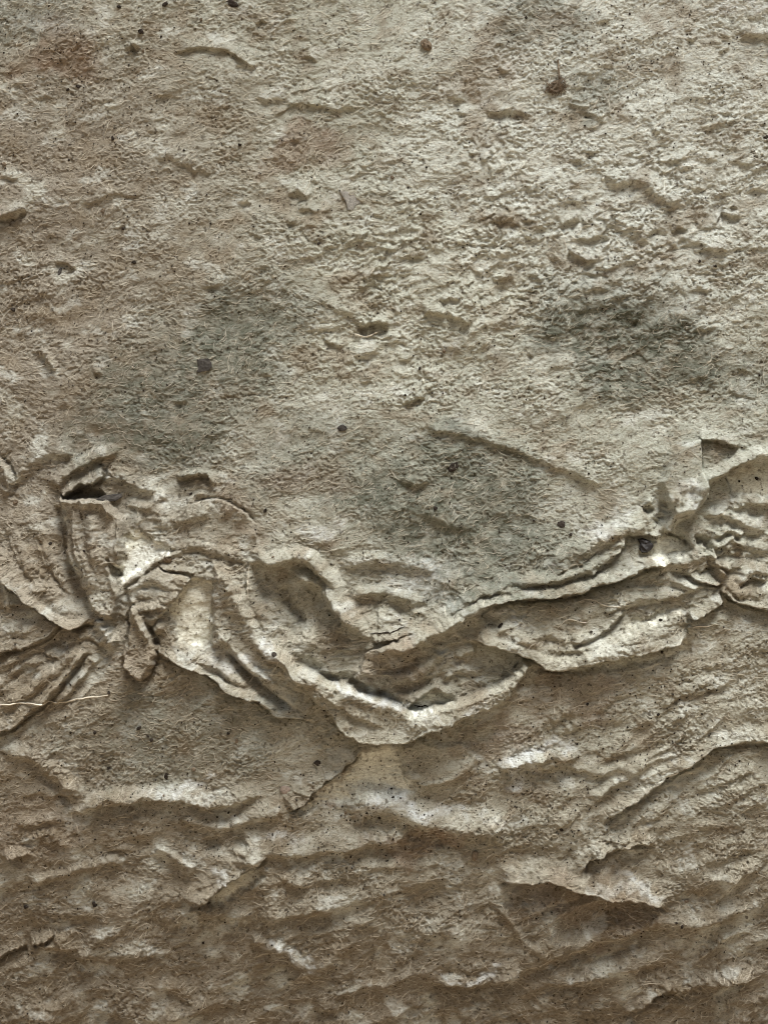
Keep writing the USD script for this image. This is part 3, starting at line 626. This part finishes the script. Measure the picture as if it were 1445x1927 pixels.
M_sheet = sheet_material('fibrous_sheet', 1.0)
M_under = sheet_material('ivory_plaster', 0.55, 0.2, True)


def plain(name, col, rough=0.8, scale=400.0, spec=0.3, var=0.45):
    lo, hi = tuple(c * (1 - var) for c in col), tuple(min(c * (1 + var), 0.9) for c in col)
    return usdkit.material(stage, '/World/Looks/' + name, {
        'g': ('geometry', {}), 'n': ('noise_texture', {'scale': scale, 'detail': 4.0, 'roughness': 0.6}),
        'r': ('rgb_ramp', {'ramp': [(0.3, lo), (0.7, hi)]}), 'b': ('bump', {'strength': 0.5, 'distance': 0.0008}),
        'p': ('principled_bsdf', {'roughness': rough, 'specular_ior_level': spec})},
        [('g.position', 'n.vector'), ('n.fac', 'r.fac'), ('r.color', 'p.base_color'), ('n.fac', 'b.height'), ('b.normal', 'p.normal')], surface='p.BSDF')


M_char = plain('dark_grit', (0.026, 0.021, 0.017), 0.9, spec=0.05)
M_bark = plain('brown_bark', (0.11, 0.085, 0.06), 0.9, spec=0.05)
M_black = plain('black_lump', (0.014, 0.012, 0.011), 0.6, spec=0.2)
M_slate = plain('slate_grey_flake', (0.040, 0.036, 0.032), 0.9, spec=0.05)
M_scrap = plain('grey_scrap', (0.16, 0.15, 0.13), 0.8, 700.0)
M_hair = usdkit.material(stage, '/World/Looks/pale_fibre', {
    'a': ('attribute', {'attribute': 'stain'}), 'p': ('principled_bsdf', {'roughness': 0.7, 'specular_ior_level': 0.25})},
    [('a.color', 'p.base_color')], surface='p.BSDF')
M_strand = plain('cream_strand', (0.46, 0.42, 0.34), 0.7, 900.0, 0.25, 0.2)
M_ground = plain('earth', (0.32, 0.245, 0.165), 0.95, 6.0, 0.1, 0.25)

# ------------------------------------------------------------------ objects
USED = {}


def free(path):
    k = USED.get(path, -1) + 1
    USED[path] = k
    return path if k == 0 else '%s_%03d' % (path, k)


def data(prim, **k):
    for a, b in k.items():
        if b:
            prim.SetCustomDataByKey(a, b)
    return prim


def put(parent, name, v, f, mat, n=None, stain=None, smooth=False):
    path = free(parent + '/' + name)
    m = usdkit.mesh(stage, path, (v, f), mat, smooth=smooth)
    if n is not None:
        m.CreateNormalsAttr(Vt.Vec3fArray.FromNumpy(n.astype(np.float32)))
        m.SetNormalsInterpolation('vertex')
    if stain is not None:
        UsdGeom.PrimvarsAPI(m).CreatePrimvar('stain', Sdf.ValueTypeNames.Color3fArray, 'vertex').Set(Vt.Vec3fArray.FromNumpy(stain.astype(np.float32)))  # stain colours, including the painted light fall-off
    return m.GetPrim()


def thing(name, label, category, group=None):
    return data(UsdGeom.Xform.Define(stage, free('/World/' + name)).GetPrim(), label=label, category=category, group=group)


# which sheet every face belongs to
def mask(poly):
    m = np.zeros(X.shape, bool)
    w, s = inside(np.array(poly, float), 1.0, 2)
    m[w] = s > 0
    return m


left_m = mask([(-2500, 880), (-10, 905), (20, 900), (60, 852), (150, 838), (235, 843), (262, 900), (330, 884), (402, 882), (482, 960), (488, 1035), (405, 1052), (362, 1086), (332, 1115), (312, 1145), (288, 1186), (295, 1215), (286, 1248), (268, 1273), (232, 1234), (212, 1214), (170, 1226), (112, 1290), (40, 1350), (-30, 1386), (-2500, 1386)])
cent_m = mask([(405, 1052), (470, 1036), (545, 1030), (606, 1050), (660, 1140), (694, 1192), (752, 1190), (700, 1222), (762, 1240), (850, 1205), (910, 1204), (990, 1232), (994, 1256), (960, 1306), (870, 1352), (790, 1386), (675, 1400), (600, 1362), (560, 1350), (510, 1335), (375, 1264), (296, 1230), (288, 1186), (312, 1145), (332, 1115), (362, 1086)])
right_m = mask([(700, 1222), (752, 1190), (840, 1158), (860, 1128), (950, 1086), (1110, 1004), (1200, 962), (1236, 960), (1240, 900), (1275, 842), (1317, 817), (1395, 832), (1446, 842), (4000, 842), (4000, 1148), (1405, 1141), (1362, 1136), (1304, 1178), (1292, 1202), (1170, 1232), (1060, 1258), (985, 1232), (910, 1206), (850, 1206), (762, 1240)])
midline = np.interp(X, [-2400, 0, 480, 700, 1000, 1445, 3800], [1100, 1100, 1000, 1195, 1100, 1000, 1000])
SHEET = np.where(Y < midline, 1, 5)
SHEET[cent_m], SHEET[right_m], SHEET[left_m] = 3, 4, 2
KEYS = {UP: 1, LF: 2, CT: 3, RT: 4, LO: 5}
for n, (k, _, _) in PARTS.items():
    PART[(PART == n) & (SHEET != KEYS[k])] = 0
under = IVORY > 0.5
code = np.where(under, 900, SHEET * 100 + 0)
code = np.where(under, 9000, SHEET * 1000 + PART)

idx = np.arange(NY * NX).reshape(NY, NX)
q = np.stack([idx[:-1, :-1], idx[1:, :-1], idx[1:, 1:], idx[:-1, 1:]], -1).reshape(-1, 4)
fc = code[:-1, :-1].ravel()
order = np.argsort(fc, kind='stable')
cuts = np.flatnonzero(np.diff(fc[order])) + 1
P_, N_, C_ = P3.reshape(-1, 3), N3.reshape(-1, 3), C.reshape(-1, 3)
SH = {1: thing('fibrous_sheet', 'wide flat upper field of rough cream and brown fibrous sheet above the crumpled band', 'fibre sheet'),
      2: thing('fibrous_sheet', 'crumpled bundle of brown sheet with an upright strip, left end of the band', 'crumpled sheet'),
      3: thing('fibrous_sheet', 'crumpled sheet folded into a bowl shaped loop with a thick rolled rim', 'crumpled sheet'),
      4: thing('fibrous_sheet', 'twisted bundle of fibrous sheet with a long arm, holding the black lump at right', 'crumpled sheet'),
      5: thing('fibrous_sheet', 'creased browner fibrous sheet below the crumpled band, down to the blurred foot', 'fibre sheet')}
NAME = {1: 'field', 2: 'bundle', 3: 'loop', 4: 'bundle', 5: 'field'}
for chunk in np.split(order, cuts):
    key = int(fc[chunk[0]])
    quads = q[chunk]
    u, inv = np.unique(quads, return_inverse=True)
    quads = inv.reshape(-1, 4)
    tris = np.vstack([quads[:, [0, 1, 2]], quads[:, [0, 2, 3]]])
    if key == 9000:
        wall_part = (P_[u], tris, N_[u], C_[u])
        continue
    sheet, part = divmod(key, 1000)
    if part and len(chunk) < 60:
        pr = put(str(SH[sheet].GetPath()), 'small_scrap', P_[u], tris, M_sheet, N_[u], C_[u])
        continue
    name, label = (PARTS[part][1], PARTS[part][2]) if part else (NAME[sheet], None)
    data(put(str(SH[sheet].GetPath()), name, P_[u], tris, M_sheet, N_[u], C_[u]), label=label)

# the wall behind: smooth ivory plaster, seen where the sheets part, on a slab of masonry that ends behind them
wall = thing('wall', 'smooth ivory plaster wall showing pale between the torn sheets', 'wall')
data(put('/World/wall', 'plaster', wall_part[0], wall_part[1], M_under, wall_part[2], wall_part[3]))
xa, xb, zb = float(P3[..., 0].min()), float(P3[..., 0].max()), float(P3[..., 2].max())
sv = np.array([[x, y, z] for x in (xa, xb) for y in (0.16, 0.45) for z in (-0.05, zb)])
sf = np.array([[0, 1, 3, 2], [4, 6, 7, 5], [0, 4, 5, 1], [2, 3, 7, 6], [0, 2, 6, 4], [1, 5, 7, 3]])
put('/World/wall', 'masonry', sv, np.vstack([sf[:, [0, 1, 2]], sf[:, [0, 2, 3]]]), plain('masonry', (0.42, 0.36, 0.27), 0.9, 20.0))
g = 400.0
data(put('/World', 'ground', np.array([[-g, -g, 0], [g, -g, 0], [g, g, 0], [-g, g, 0]], float), np.array([[0, 1, 2], [0, 2, 3]]), M_ground), kind='structure')

# ------------------------------------------------------------------ reading the relief back for whatever lies on it
core_x, core_y = gx[(gx >= fx0) & (gx <= fx1)], gy[(gy >= fy0) & (gy <= fy1)]
ox, oy = int(np.searchsorted(gx, fx0)), int(np.searchsorted(gy, fy0))


def look(px, py, A):
    px, py = np.broadcast_arrays(np.asarray(px, float), np.asarray(py, float))
    o = ndimage.map_coordinates(A, [((py - gy[oy]) / STEP + oy).ravel(), ((px - gx[ox]) / STEP + ox).ravel()], order=1, mode='nearest')
    return o.reshape(px.shape)


def on(px, py, lift=0.0):
    """World point on the relief at a layout position, lifted off it by lift units."""
    return world(np.asarray(px) + look(px, py, LX), np.asarray(py) + look(px, py, LY), look(px, py, HT) + lift, look(px, py, MAC))


def normal_at(px, py, r=6.0):
    a = on(px + r, py) - on(px - r, py)
    b = on(px, py - r) - on(px, py + r)
    n = np.cross(a, b)
    n /= np.linalg.norm(n)
    return -n if n[1] > 0 else n


def tubes(pts, rad):
    """pts (n, k, 3), rad (n, k): three-sided tapering tubes as one mesh."""
    n, k, _ = pts.shape
    t = np.gradient(pts, axis=1)
    t /= np.maximum(np.linalg.norm(t, axis=-1, keepdims=True), 1e-12)
    a = np.cross(t, np.array([0.0, 1.0, 0.0]))
    a /= np.maximum(np.linalg.norm(a, axis=-1, keepdims=True), 1e-12)
    b = np.cross(t, a)
    ring = [pts + rad[..., None] * (math.cos(x) * a + math.sin(x) * b) for x in (math.pi / 6, 5 * math.pi / 6, 3 * math.pi / 2)]
    v = np.stack(ring, 2).reshape(-1, 3)
    base = (np.arange(n)[:, None] * k + np.arange(k - 1)[None, :]).ravel() * 3
    f = []
    for j in range(3):
        p0, p1, p2, p3 = base + j, base + (j + 1) % 3, base + 3 + (j + 1) % 3, base + 3 + j
        f += [np.stack([p0, p1, p2], 1), np.stack([p0, p2, p3], 1)]
    return v, np.vstack(f)


# loose fibres felted into each sheet: past counting
def fibres(n, seed):
    r = np.random.default_rng(seed)
    px, py = r.uniform(-20, W + 20, n), r.uniform(-20, Hh + 20, n)
    keep = look(px, py, IVORY) < 0.4
    px, py = px[keep], py[keep]
    n = len(px)
    ang = math.radians(-20) + 0.9 * gn(px / 130, py / 130, 301) + r.normal(0, 0.5, n)
    L = 6 + 11 * r.random(n) ** 2 + 18 * (r.random(n) < 0.05)
    k = 3
    u = np.linspace(-0.5, 0.5, k)
    bend = r.normal(0, 0.28, n)
    xs = px[:, None] + L[:, None] * (u * np.cos(ang)[:, None] - (u ** 2 * 2) * bend[:, None] * np.sin(ang)[:, None])
    ys = py[:, None] + L[:, None] * (u * np.sin(ang)[:, None] + (u ** 2 * 2) * bend[:, None] * np.cos(ang)[:, None])
    up = 0.25 + np.abs(r.normal(0, 0.9, n))[:, None] * np.array([0.0, 1.0, 0.6])
    pts = on(xs.ravel(), ys.ravel(), 0).reshape(n, k, 3)
    pts[..., 1] -= up * S
    rad = (0.34 + 0.2 * r.random(n))[:, None] * np.array([0.6, 1, 0.45]) * S
    sh = SHEET[np.clip(np.searchsorted(gy, py), 0, NY - 1), np.clip(np.searchsorted(gx, px), 0, NX - 1)]
    base = np.stack([look(px, py, C[..., j]) for j in range(3)], -1)
    pale = np.array([0.54, 0.50, 0.41])
    k2 = r.random(n)
    col = np.where((k2 < 0.93)[:, None], base + (pale - base) * (0.1 + 0.65 * r.random(n))[:, None], base * 0.45)
    return pts, rad, sh, np.repeat(col, k * 3, axis=0).reshape(n, k * 3, 3)


hp, hr, hs, hc = fibres(36000, 5)
for s_ in SH:
    v, f = tubes(hp[hs == s_], hr[hs == s_])
    data(put(str(SH[s_].GetPath()), 'loose_fibres', v, f, M_hair, None, hc[hs == s_].reshape(-1, 3)), kind='stuff')


def strand(name, label, pts, r0, category, mat=M_strand, lift=1.5, group=None, sides=6):
    c = curve(pts, 8)
    c3 = on(c[:, 0], c[:, 1], lift)
    t = np.gradient(c3, axis=0)
    t /= np.linalg.norm(t, axis=1, keepdims=True)
    a = np.cross(t, [0, 1, 0])
    a /= np.linalg.norm(a, axis=1, keepdims=True)
    b = np.cross(t, a)
    k = np.linspace(0, 1, len(c))
    rad = r0 * S * (0.35 + 0.65 * np.sin(np.pi * np.clip(k * 0.9 + 0.08, 0, 1)) ** 0.6) * (1 + 0.25 * np.sin(k * 31 + r0))
    v = np.stack([c3 + rad[:, None] * (math.cos(x) * a + math.sin(x) * b) for x in np.arange(sides) * 2 * math.pi / sides], 1).reshape(-1, 3)
    f = []
    for i in range(len(c) - 1):
        for j in range(sides):
            p0, p1 = i * sides + j, i * sides + (j + 1) % sides
            f += [[p0, p1, p1 + sides], [p0, p1 + sides, p0 + sides]]
    pr = put('/World', name, v, np.array(f), mat, smooth=True)
    return data(pr, label=label, category=category, group=group)


def chip(name, label, category, cx, cy, outline, thick, mat, lift=0.0, group=None, seed=0, tilt=0.0):
    """A flake with a given outline (layout units about its middle), domed and chipped, lying on the relief."""
    r = np.random.default_rng(1000 + seed)
    o = np.array(outline, float)
    n = normal_at(cx, cy)
    c = on(cx, cy, lift)
    ex = np.array([1.0, 0, 0]) - n * n[0]
    ex /= np.linalg.norm(ex)
    ey = np.cross(n, ex)
    ey = -ey if ey[2] > 0 else ey
    rings = [(1.0, -1.0), (1.0, thick * 0.55), (0.74, thick * 0.95), (0.38, thick * 1.05)]
    v = []
    for k, z in rings:
        j = 1 + (0.10 * r.normal(size=len(o)) if k < 1 else 0)
        for (a, b), jj in zip(o, np.broadcast_to(j, len(o))):
            v.append(c + S * (ex * a * k * jj + ey * b * k * jj + n * (z + 0.16 * thick * r.normal())))
    v.append(c + S * n * thick)
    m, f = len(o), []
    for i in range(3):
        for j in range(m):
            p0, p1 = i * m + j, i * m + (j + 1) % m
            f += [[p0, p1, p1 + m], [p0, p1 + m, p0 + m]]
    f += [[3 * m + j, 3 * m + (j + 1) % m, 4 * m] for j in range(m)]
    return data(put('/World', name, np.array(v), np.array(f), mat), label=label, category=category, group=group)


def ragged(r, rx, ry, k=9, ang=0.0, j=0.2):
    g_ = np.random.default_rng(r)
    t = np.arange(k) * 2 * math.pi / k
    q_ = (1 + g_.uniform(-j, j, k))
    x, y = rx * np.cos(t) * q_, ry * np.sin(t) * q_
    a = math.radians(ang)
    return np.stack([x * math.cos(a) - y * math.sin(a), x * math.sin(a) + y * math.cos(a)], 1)


# pieces one could pick off the sheets
chip('bark_flake', 'dark grey square bark flake on the plain left side of the upper field', 'bark flake', 385, 687, [(-14, -11), (-4, -12), (8, -13), (14, -4), (15, 4), (8, 11), (-4, 12), (-14, 13), (-12, 2)], 1.6, M_slate, 0.6, seed=1)
chip('paper_scrap', 'grey kite shaped scrap pressed into the middle of the upper field', 'paper scrap', 660, 374, [(-20, -15), (-4, -14), (10, -19), (14, -8), (22, 6), (10, 10), (4, 20), (-5, 20), (-9, 4)], 1.0, M_scrap, 0.6, seed=2)
chip('charred_lump', 'glossy black charred lump tucked in the folds at right', 'charred lump', 1211, 1026, [(-11, -13), (-2, -15), (6, -11), (12, -4), (17, 2), (12, 10), (4, 15), (-6, 14), (-10, 6), (-7, -3)], 8, M_black, 2, seed=3)
chip('slate_sliver', 'long grey sliver stuck beside the dark hole in the left bundle', 'sliver', 207, 935, [(-26, 6), (-12, -3), (6, -6), (22, -7), (23, 0), (12, 8), (-6, 8), (-18, 9)], 3.5, M_slate, 3, seed=4)
chip('seed_husk', 'small brown seed husk standing upright right of the bright lower fold', 'seed', 893, 1602, ragged(21, 5.5, 11, 9, 8, 0.08), 4, M_bark, 0.5, seed=5)
chip('brown_disc', 'round brown grey disc left of the pointed lower flap', 'disc', 537, 1486, ragged(22, 10, 8, 11, 8, 0.08), 2, plain('brown_disc', (0.16, 0.125, 0.10)), 0.5, seed=6)
chip('bark_crumb', 'chunky brown bark crumb near the top of the upper field', 'bark crumb', 802, 86, ragged(23, 12, 10, 8, 30), 6, M_bark, 1, seed=7)
chip('brown_pebble', 'brown pebble set beside the white patch in the left bundle', 'pebble', 317, 1052, ragged(24, 9, 10, 9, 0, 0.12), 6, M_bark, 1, seed=8)
chip('dark_flake', 'dark flake on the olive stain above the long straight crease', 'flake', 851, 880, ragged(25, 10, 11, 8, 40, 0.3), 2, M_char, 0.6, seed=9)
chip('dark_flake', 'blue grey flake left of the olive stain in the middle of the upper field', 'flake', 645, 805, ragged(26, 9, 7, 8, 0, 0.25), 2, M_slate, 0.6, seed=10)
chip('dark_flake', 'dark flake cut by the top edge of the upper field', 'flake', 438, 5, ragged(27, 11, 8, 8, 20, 0.3), 2, M_char, 0.6, seed=11)
chip('dark_flake', 'slim dark flake standing upright at the left of the upper field', 'flake', 112, 509, ragged(28, 3.6, 8, 7, 18, 0.2), 1.6, M_slate, 0.6, seed=12)
chip('dark_flake', 'black flake on the pale inner slope of the loop', 'flake', 517, 1228, ragged(29, 6, 8, 7, -30, 0.3), 2, M_char, 1, seed=13)
chip('dark_flake', 'black flake on the smooth grey brown field, beside its closing fold', 'flake', 313, 1463, ragged(30, 4, 7.5, 7, 10, 0.3), 2, M_char, 0.6, seed=14)
chip('dark_flake', 'dark smudge of soot in the fold above the drooping lip', 'flake', 941, 1172, ragged(31, 7, 10, 8, 20, 0.35), 2, M_char, 0.5, seed=15)
chip('dark_flake', 'dark flake above the right edge of the broad right fold', 'flake', 1057, 987, ragged(32, 8, 6, 8, 0, 0.25), 2, M_char, 0.6, seed=16)
chip('dark_flake', 'flat dark flake on the flap just left of the loop bottom', 'flake', 597, 1436, ragged(33, 7, 5, 8, 0, 0.3), 1.6, M_char, 0.6, seed=17)
GR_ = 'small dark specks of grit in the sheets'
GL = 'small dark speck of grit stuck in the pale fibrous sheet'
specks = [(266, 59, 7), (147, 162, 5), (213, 260, 5), (195, 396, 6), (232, 430, 4.5), (252, 493, 5), (25, 581, 5.5), (738, 333, 5), (792, 403, 3), (600, 458, 4.5), (1074, 1005, 4), (945, 1052, 3), (180, 1377, 4.5), (262, 1369, 6), (286, 1392, 4.5),
          (365, 1447, 5), (382, 1775, 4), (180, 1698, 7), (50, 1705, 6), (1290, 1695, 5), (1055, 1556, 5), (1240, 1165, 5), (1247, 1227, 4.5), (30, 945, 7), (740, 1496, 3.5), (690, 1525, 4), (715, 1536, 4), (650, 1528, 4), (1315, 490, 4), (312, 8, 7),
          (225, 12, 5), (379, 35, 4), (304, 69, 3.5), (128, 168, 4.5), (452, 272, 5), (10, 308, 5.5), (207, 1300, 4), (135, 1377, 3.5), (97, 1022, 4), (80, 1015, 4), (165, 1036, 4), (312, 1460, 3), (430, 1528, 3.5), (310, 1492, 3), (1345, 500, 4), (1255, 1460, 4),
          (845, 1090, 3), (1150, 1012, 4), (820, 955, 6), (1005, 980, 3), (762, 742, 3.5), (836, 660, 5), (790, 692, 4), (1105, 1325, 4), (1238, 1343, 5), (1270, 1400, 4), (1280, 1735, 5), (1270, 1730, 3.5), (965, 1480, 3), (900, 1470, 3.5), (722, 1675, 3), (660, 1608, 3),
          (500, 960, 5), (515, 1040, 3), (360, 930, 4), (1185, 25, 3), (990, 32, 4), (1180, 120, 3), (1110, 1185, 3), (1425, 900, 5), (1393, 905, 3.5), (445, 1395, 6), (430, 1380, 4), (280, 1385, 3.5), (205, 1445, 4), (270, 95, 4), (130, 300, 3), (1440, 258, 6)]
MARKS = [(385, 687, 'the square bark flake'), (660, 374, 'the kite shaped scrap'), (1211, 1026, 'the black lump'), (207, 935, 'the grey sliver'), (893, 1602, 'the brown seed'), (537, 1486, 'the round disc'), (802, 86, 'the bark crumb'),
         (1046, 165, 'the root tuft'), (400, 100, 'the arched lip'), (700, 620, 'the pit'), (1215, 350, 'the bright bump ridge'), (950, 840, 'the long straight crease'), (110, 105, 'the rusty stain'), (100, 1318, 'the cream strand'), (340, 1380, 'the smooth field'),
         (560, 1140, 'the dark hollow'), (750, 1385, 'the rolled rim'), (1100, 1240, 'the drooping lip'), (770, 1512, 'the broad bright fold'), (1020, 1425, 'the white crest'), (1240, 1460, 'the diagonal furrow'), (1150, 1672, 'the wavy lip'), (440, 1650, 'the cream sliver'),
         (30, 1790, 'the dark gash'), (160, 390, 'the upper left edge'), (1400, 900, 'the cream hollow at right'), (330, 735, 'the left olive stain'), (1180, 650, 'the right olive stain'), (845, 1000, 'the middle olive stain'), (130, 1640, 'the straight thin ridge')]
WAYS = ['right of', 'below and right of', 'below', 'below and left of', 'left of', 'above and left of', 'above', 'above and right of']
said = {}
for i, (x, y, r_) in enumerate(specks):
    d_ = [math.hypot(x - a, y - b) for a, b, _ in MARKS]
    k_ = int(np.argmin(d_))
    way = WAYS[int(round(math.degrees(math.atan2(y - MARKS[k_][1], x - MARKS[k_][0])) / 45)) % 8] if d_[k_] > 45 else 'close beside'
    key = ('%s %s grit speck %s %s' % ('small' if r_ < 4.5 else 'big', 'brown' if i % 4 == 3 else 'dark', way, MARKS[k_][2]))
    said[key] = said.get(key, 0) + 1
    nth = ['', ', another one', ', a third one', ', a fourth one'][min(said[key] - 1, 3)]
    chip('grit_speck', key + nth, 'grit', x, y, ragged(400 + i, r_ * 0.8, r_ * 0.65, 7, 37 * i, 0.3), r_ * 0.5, M_bark if i % 4 == 3 else M_char, 0.4, GR_, seed=40 + i)

# dust of tiny specks past counting
r = np.random.default_rng(99)
nd = 3800
dx, dy = r.uniform(-10, W + 10, nd), r.uniform(-10, Hh + 10, nd)
hot = r.random(nd) < 0.33
hx, hy = np.array([(760, 1500), (1060, 1480), (1020, 1530), (640, 1560), (1180, 120), (280, 1500), (1250, 1380), (150, 130)]).T
kk = r.integers(0, 8, nd)
dx, dy = np.where(hot, hx[kk] + r.normal(0, 90, nd), dx), np.where(hot, hy[kk] + r.normal(0, 60, nd), dy)
c = on(dx, dy, 0.7)
rr = (0.8 + 1.3 * r.random(nd) ** 2) * S
dirs = np.array([[1, 0, 0], [-1, 0, 0], [0, -1, 0], [0, 1, 0], [0, 0, 1], [0, 0, -1]], float)
v = (c[:, None] + rr[:, None, None] * dirs[None] * r.uniform(0.6, 1.5, (nd, 6, 1))).reshape(-1, 3)
oc = np.array([[0, 2, 4], [2, 1, 4], [1, 3, 4], [3, 0, 4], [2, 0, 5], [1, 2, 5], [3, 1, 5], [0, 3, 5]])
data(put('/World', 'grit_dust', v, (oc[None] + 6 * np.arange(nd)[:, None, None]).reshape(-1, 3), M_char), kind='stuff', label='fine dark dust of grit scattered over the sheets', category='grit')

# strands and fibres one can follow
strand('plant_strand', 'long cream plant strand lying across the slanting fold at the left edge', [(-30, 1326), (0, 1323), (45, 1318), (85, 1317), (126, 1320), (150, 1312), (180, 1309), (206, 1306)], 1.35, 'strand', lift=3)
strand('plant_strand', 'wavy thin strand on the right bundle above the drooping lip', [(1085, 1130), (1110, 1126), (1140, 1137), (1172, 1137), (1196, 1132)], 0.65, 'strand')
strand('plant_strand', 'looped thin strand inside the right bundle', [(1048, 1178), (1068, 1162), (1100, 1170), (1112, 1160)], 0.6, 'strand')
strand('plant_strand', 'thin strand sticking out from the frayed lip at right', [(1303, 1180), (1314, 1176), (1326, 1177), (1338, 1174)], 1.2, 'strand')
strand('plant_strand', 'short strand bridging the pit in the upper field', [(668, 628), (688, 632), (702, 626), (716, 620)], 1.5, 'strand', lift=4)
strand('plant_strand', 'fine upright strand left of the hood like lip', [(468, 1120), (469, 1092), (472, 1062)], 0.8, 'strand')
strand('dark_twig', 'tiny black twig lying on the cream hollow inside the loop', [(780, 1329), (792, 1330), (800, 1328), (806, 1330)], 1.2, 'twig', M_char)
strand('dark_twig', 'thin dark twig line above the mouth of the long arm', [(698, 1189), (722, 1186), (742, 1184), (762, 1176)], 1.1, 'twig', M_char)
tuft = thing('root_tuft', 'matted tuft of grey roots stuck on the upper right of the sheet', 'root tuft')
r = np.random.default_rng(55)
tp = []
for i in range(90):
    a, b = r.normal(0, 9, 2), r.normal(0, 9, 2)
    k = np.linspace(0, 1, 6)
    xx, yy = 1046 + a[0] + (b[0] - a[0]) * k + 5 * np.sin(k * 5 + i), 164 + 0.7 * (a[1] + (b[1] - a[1]) * k) + 4 * np.cos(k * 6 + i)
    tp.append(on(xx, yy, 0) - np.array([0, 1, 0]) * (S * (2 + 6 * r.random() * np.sin(np.pi * k)))[:, None])
v, f = tubes(np.array(tp), np.full((90, 6), 0.7 * S))
put('/World/root_tuft', 'matted_roots', v, f, M_bark)
put('/World/root_tuft', 'stalk', *tubes(on(np.linspace(1049, 1052, 6), np.linspace(112, 152, 6), 2)[None], np.full((1, 6), 1.6 * S)), M_bark)
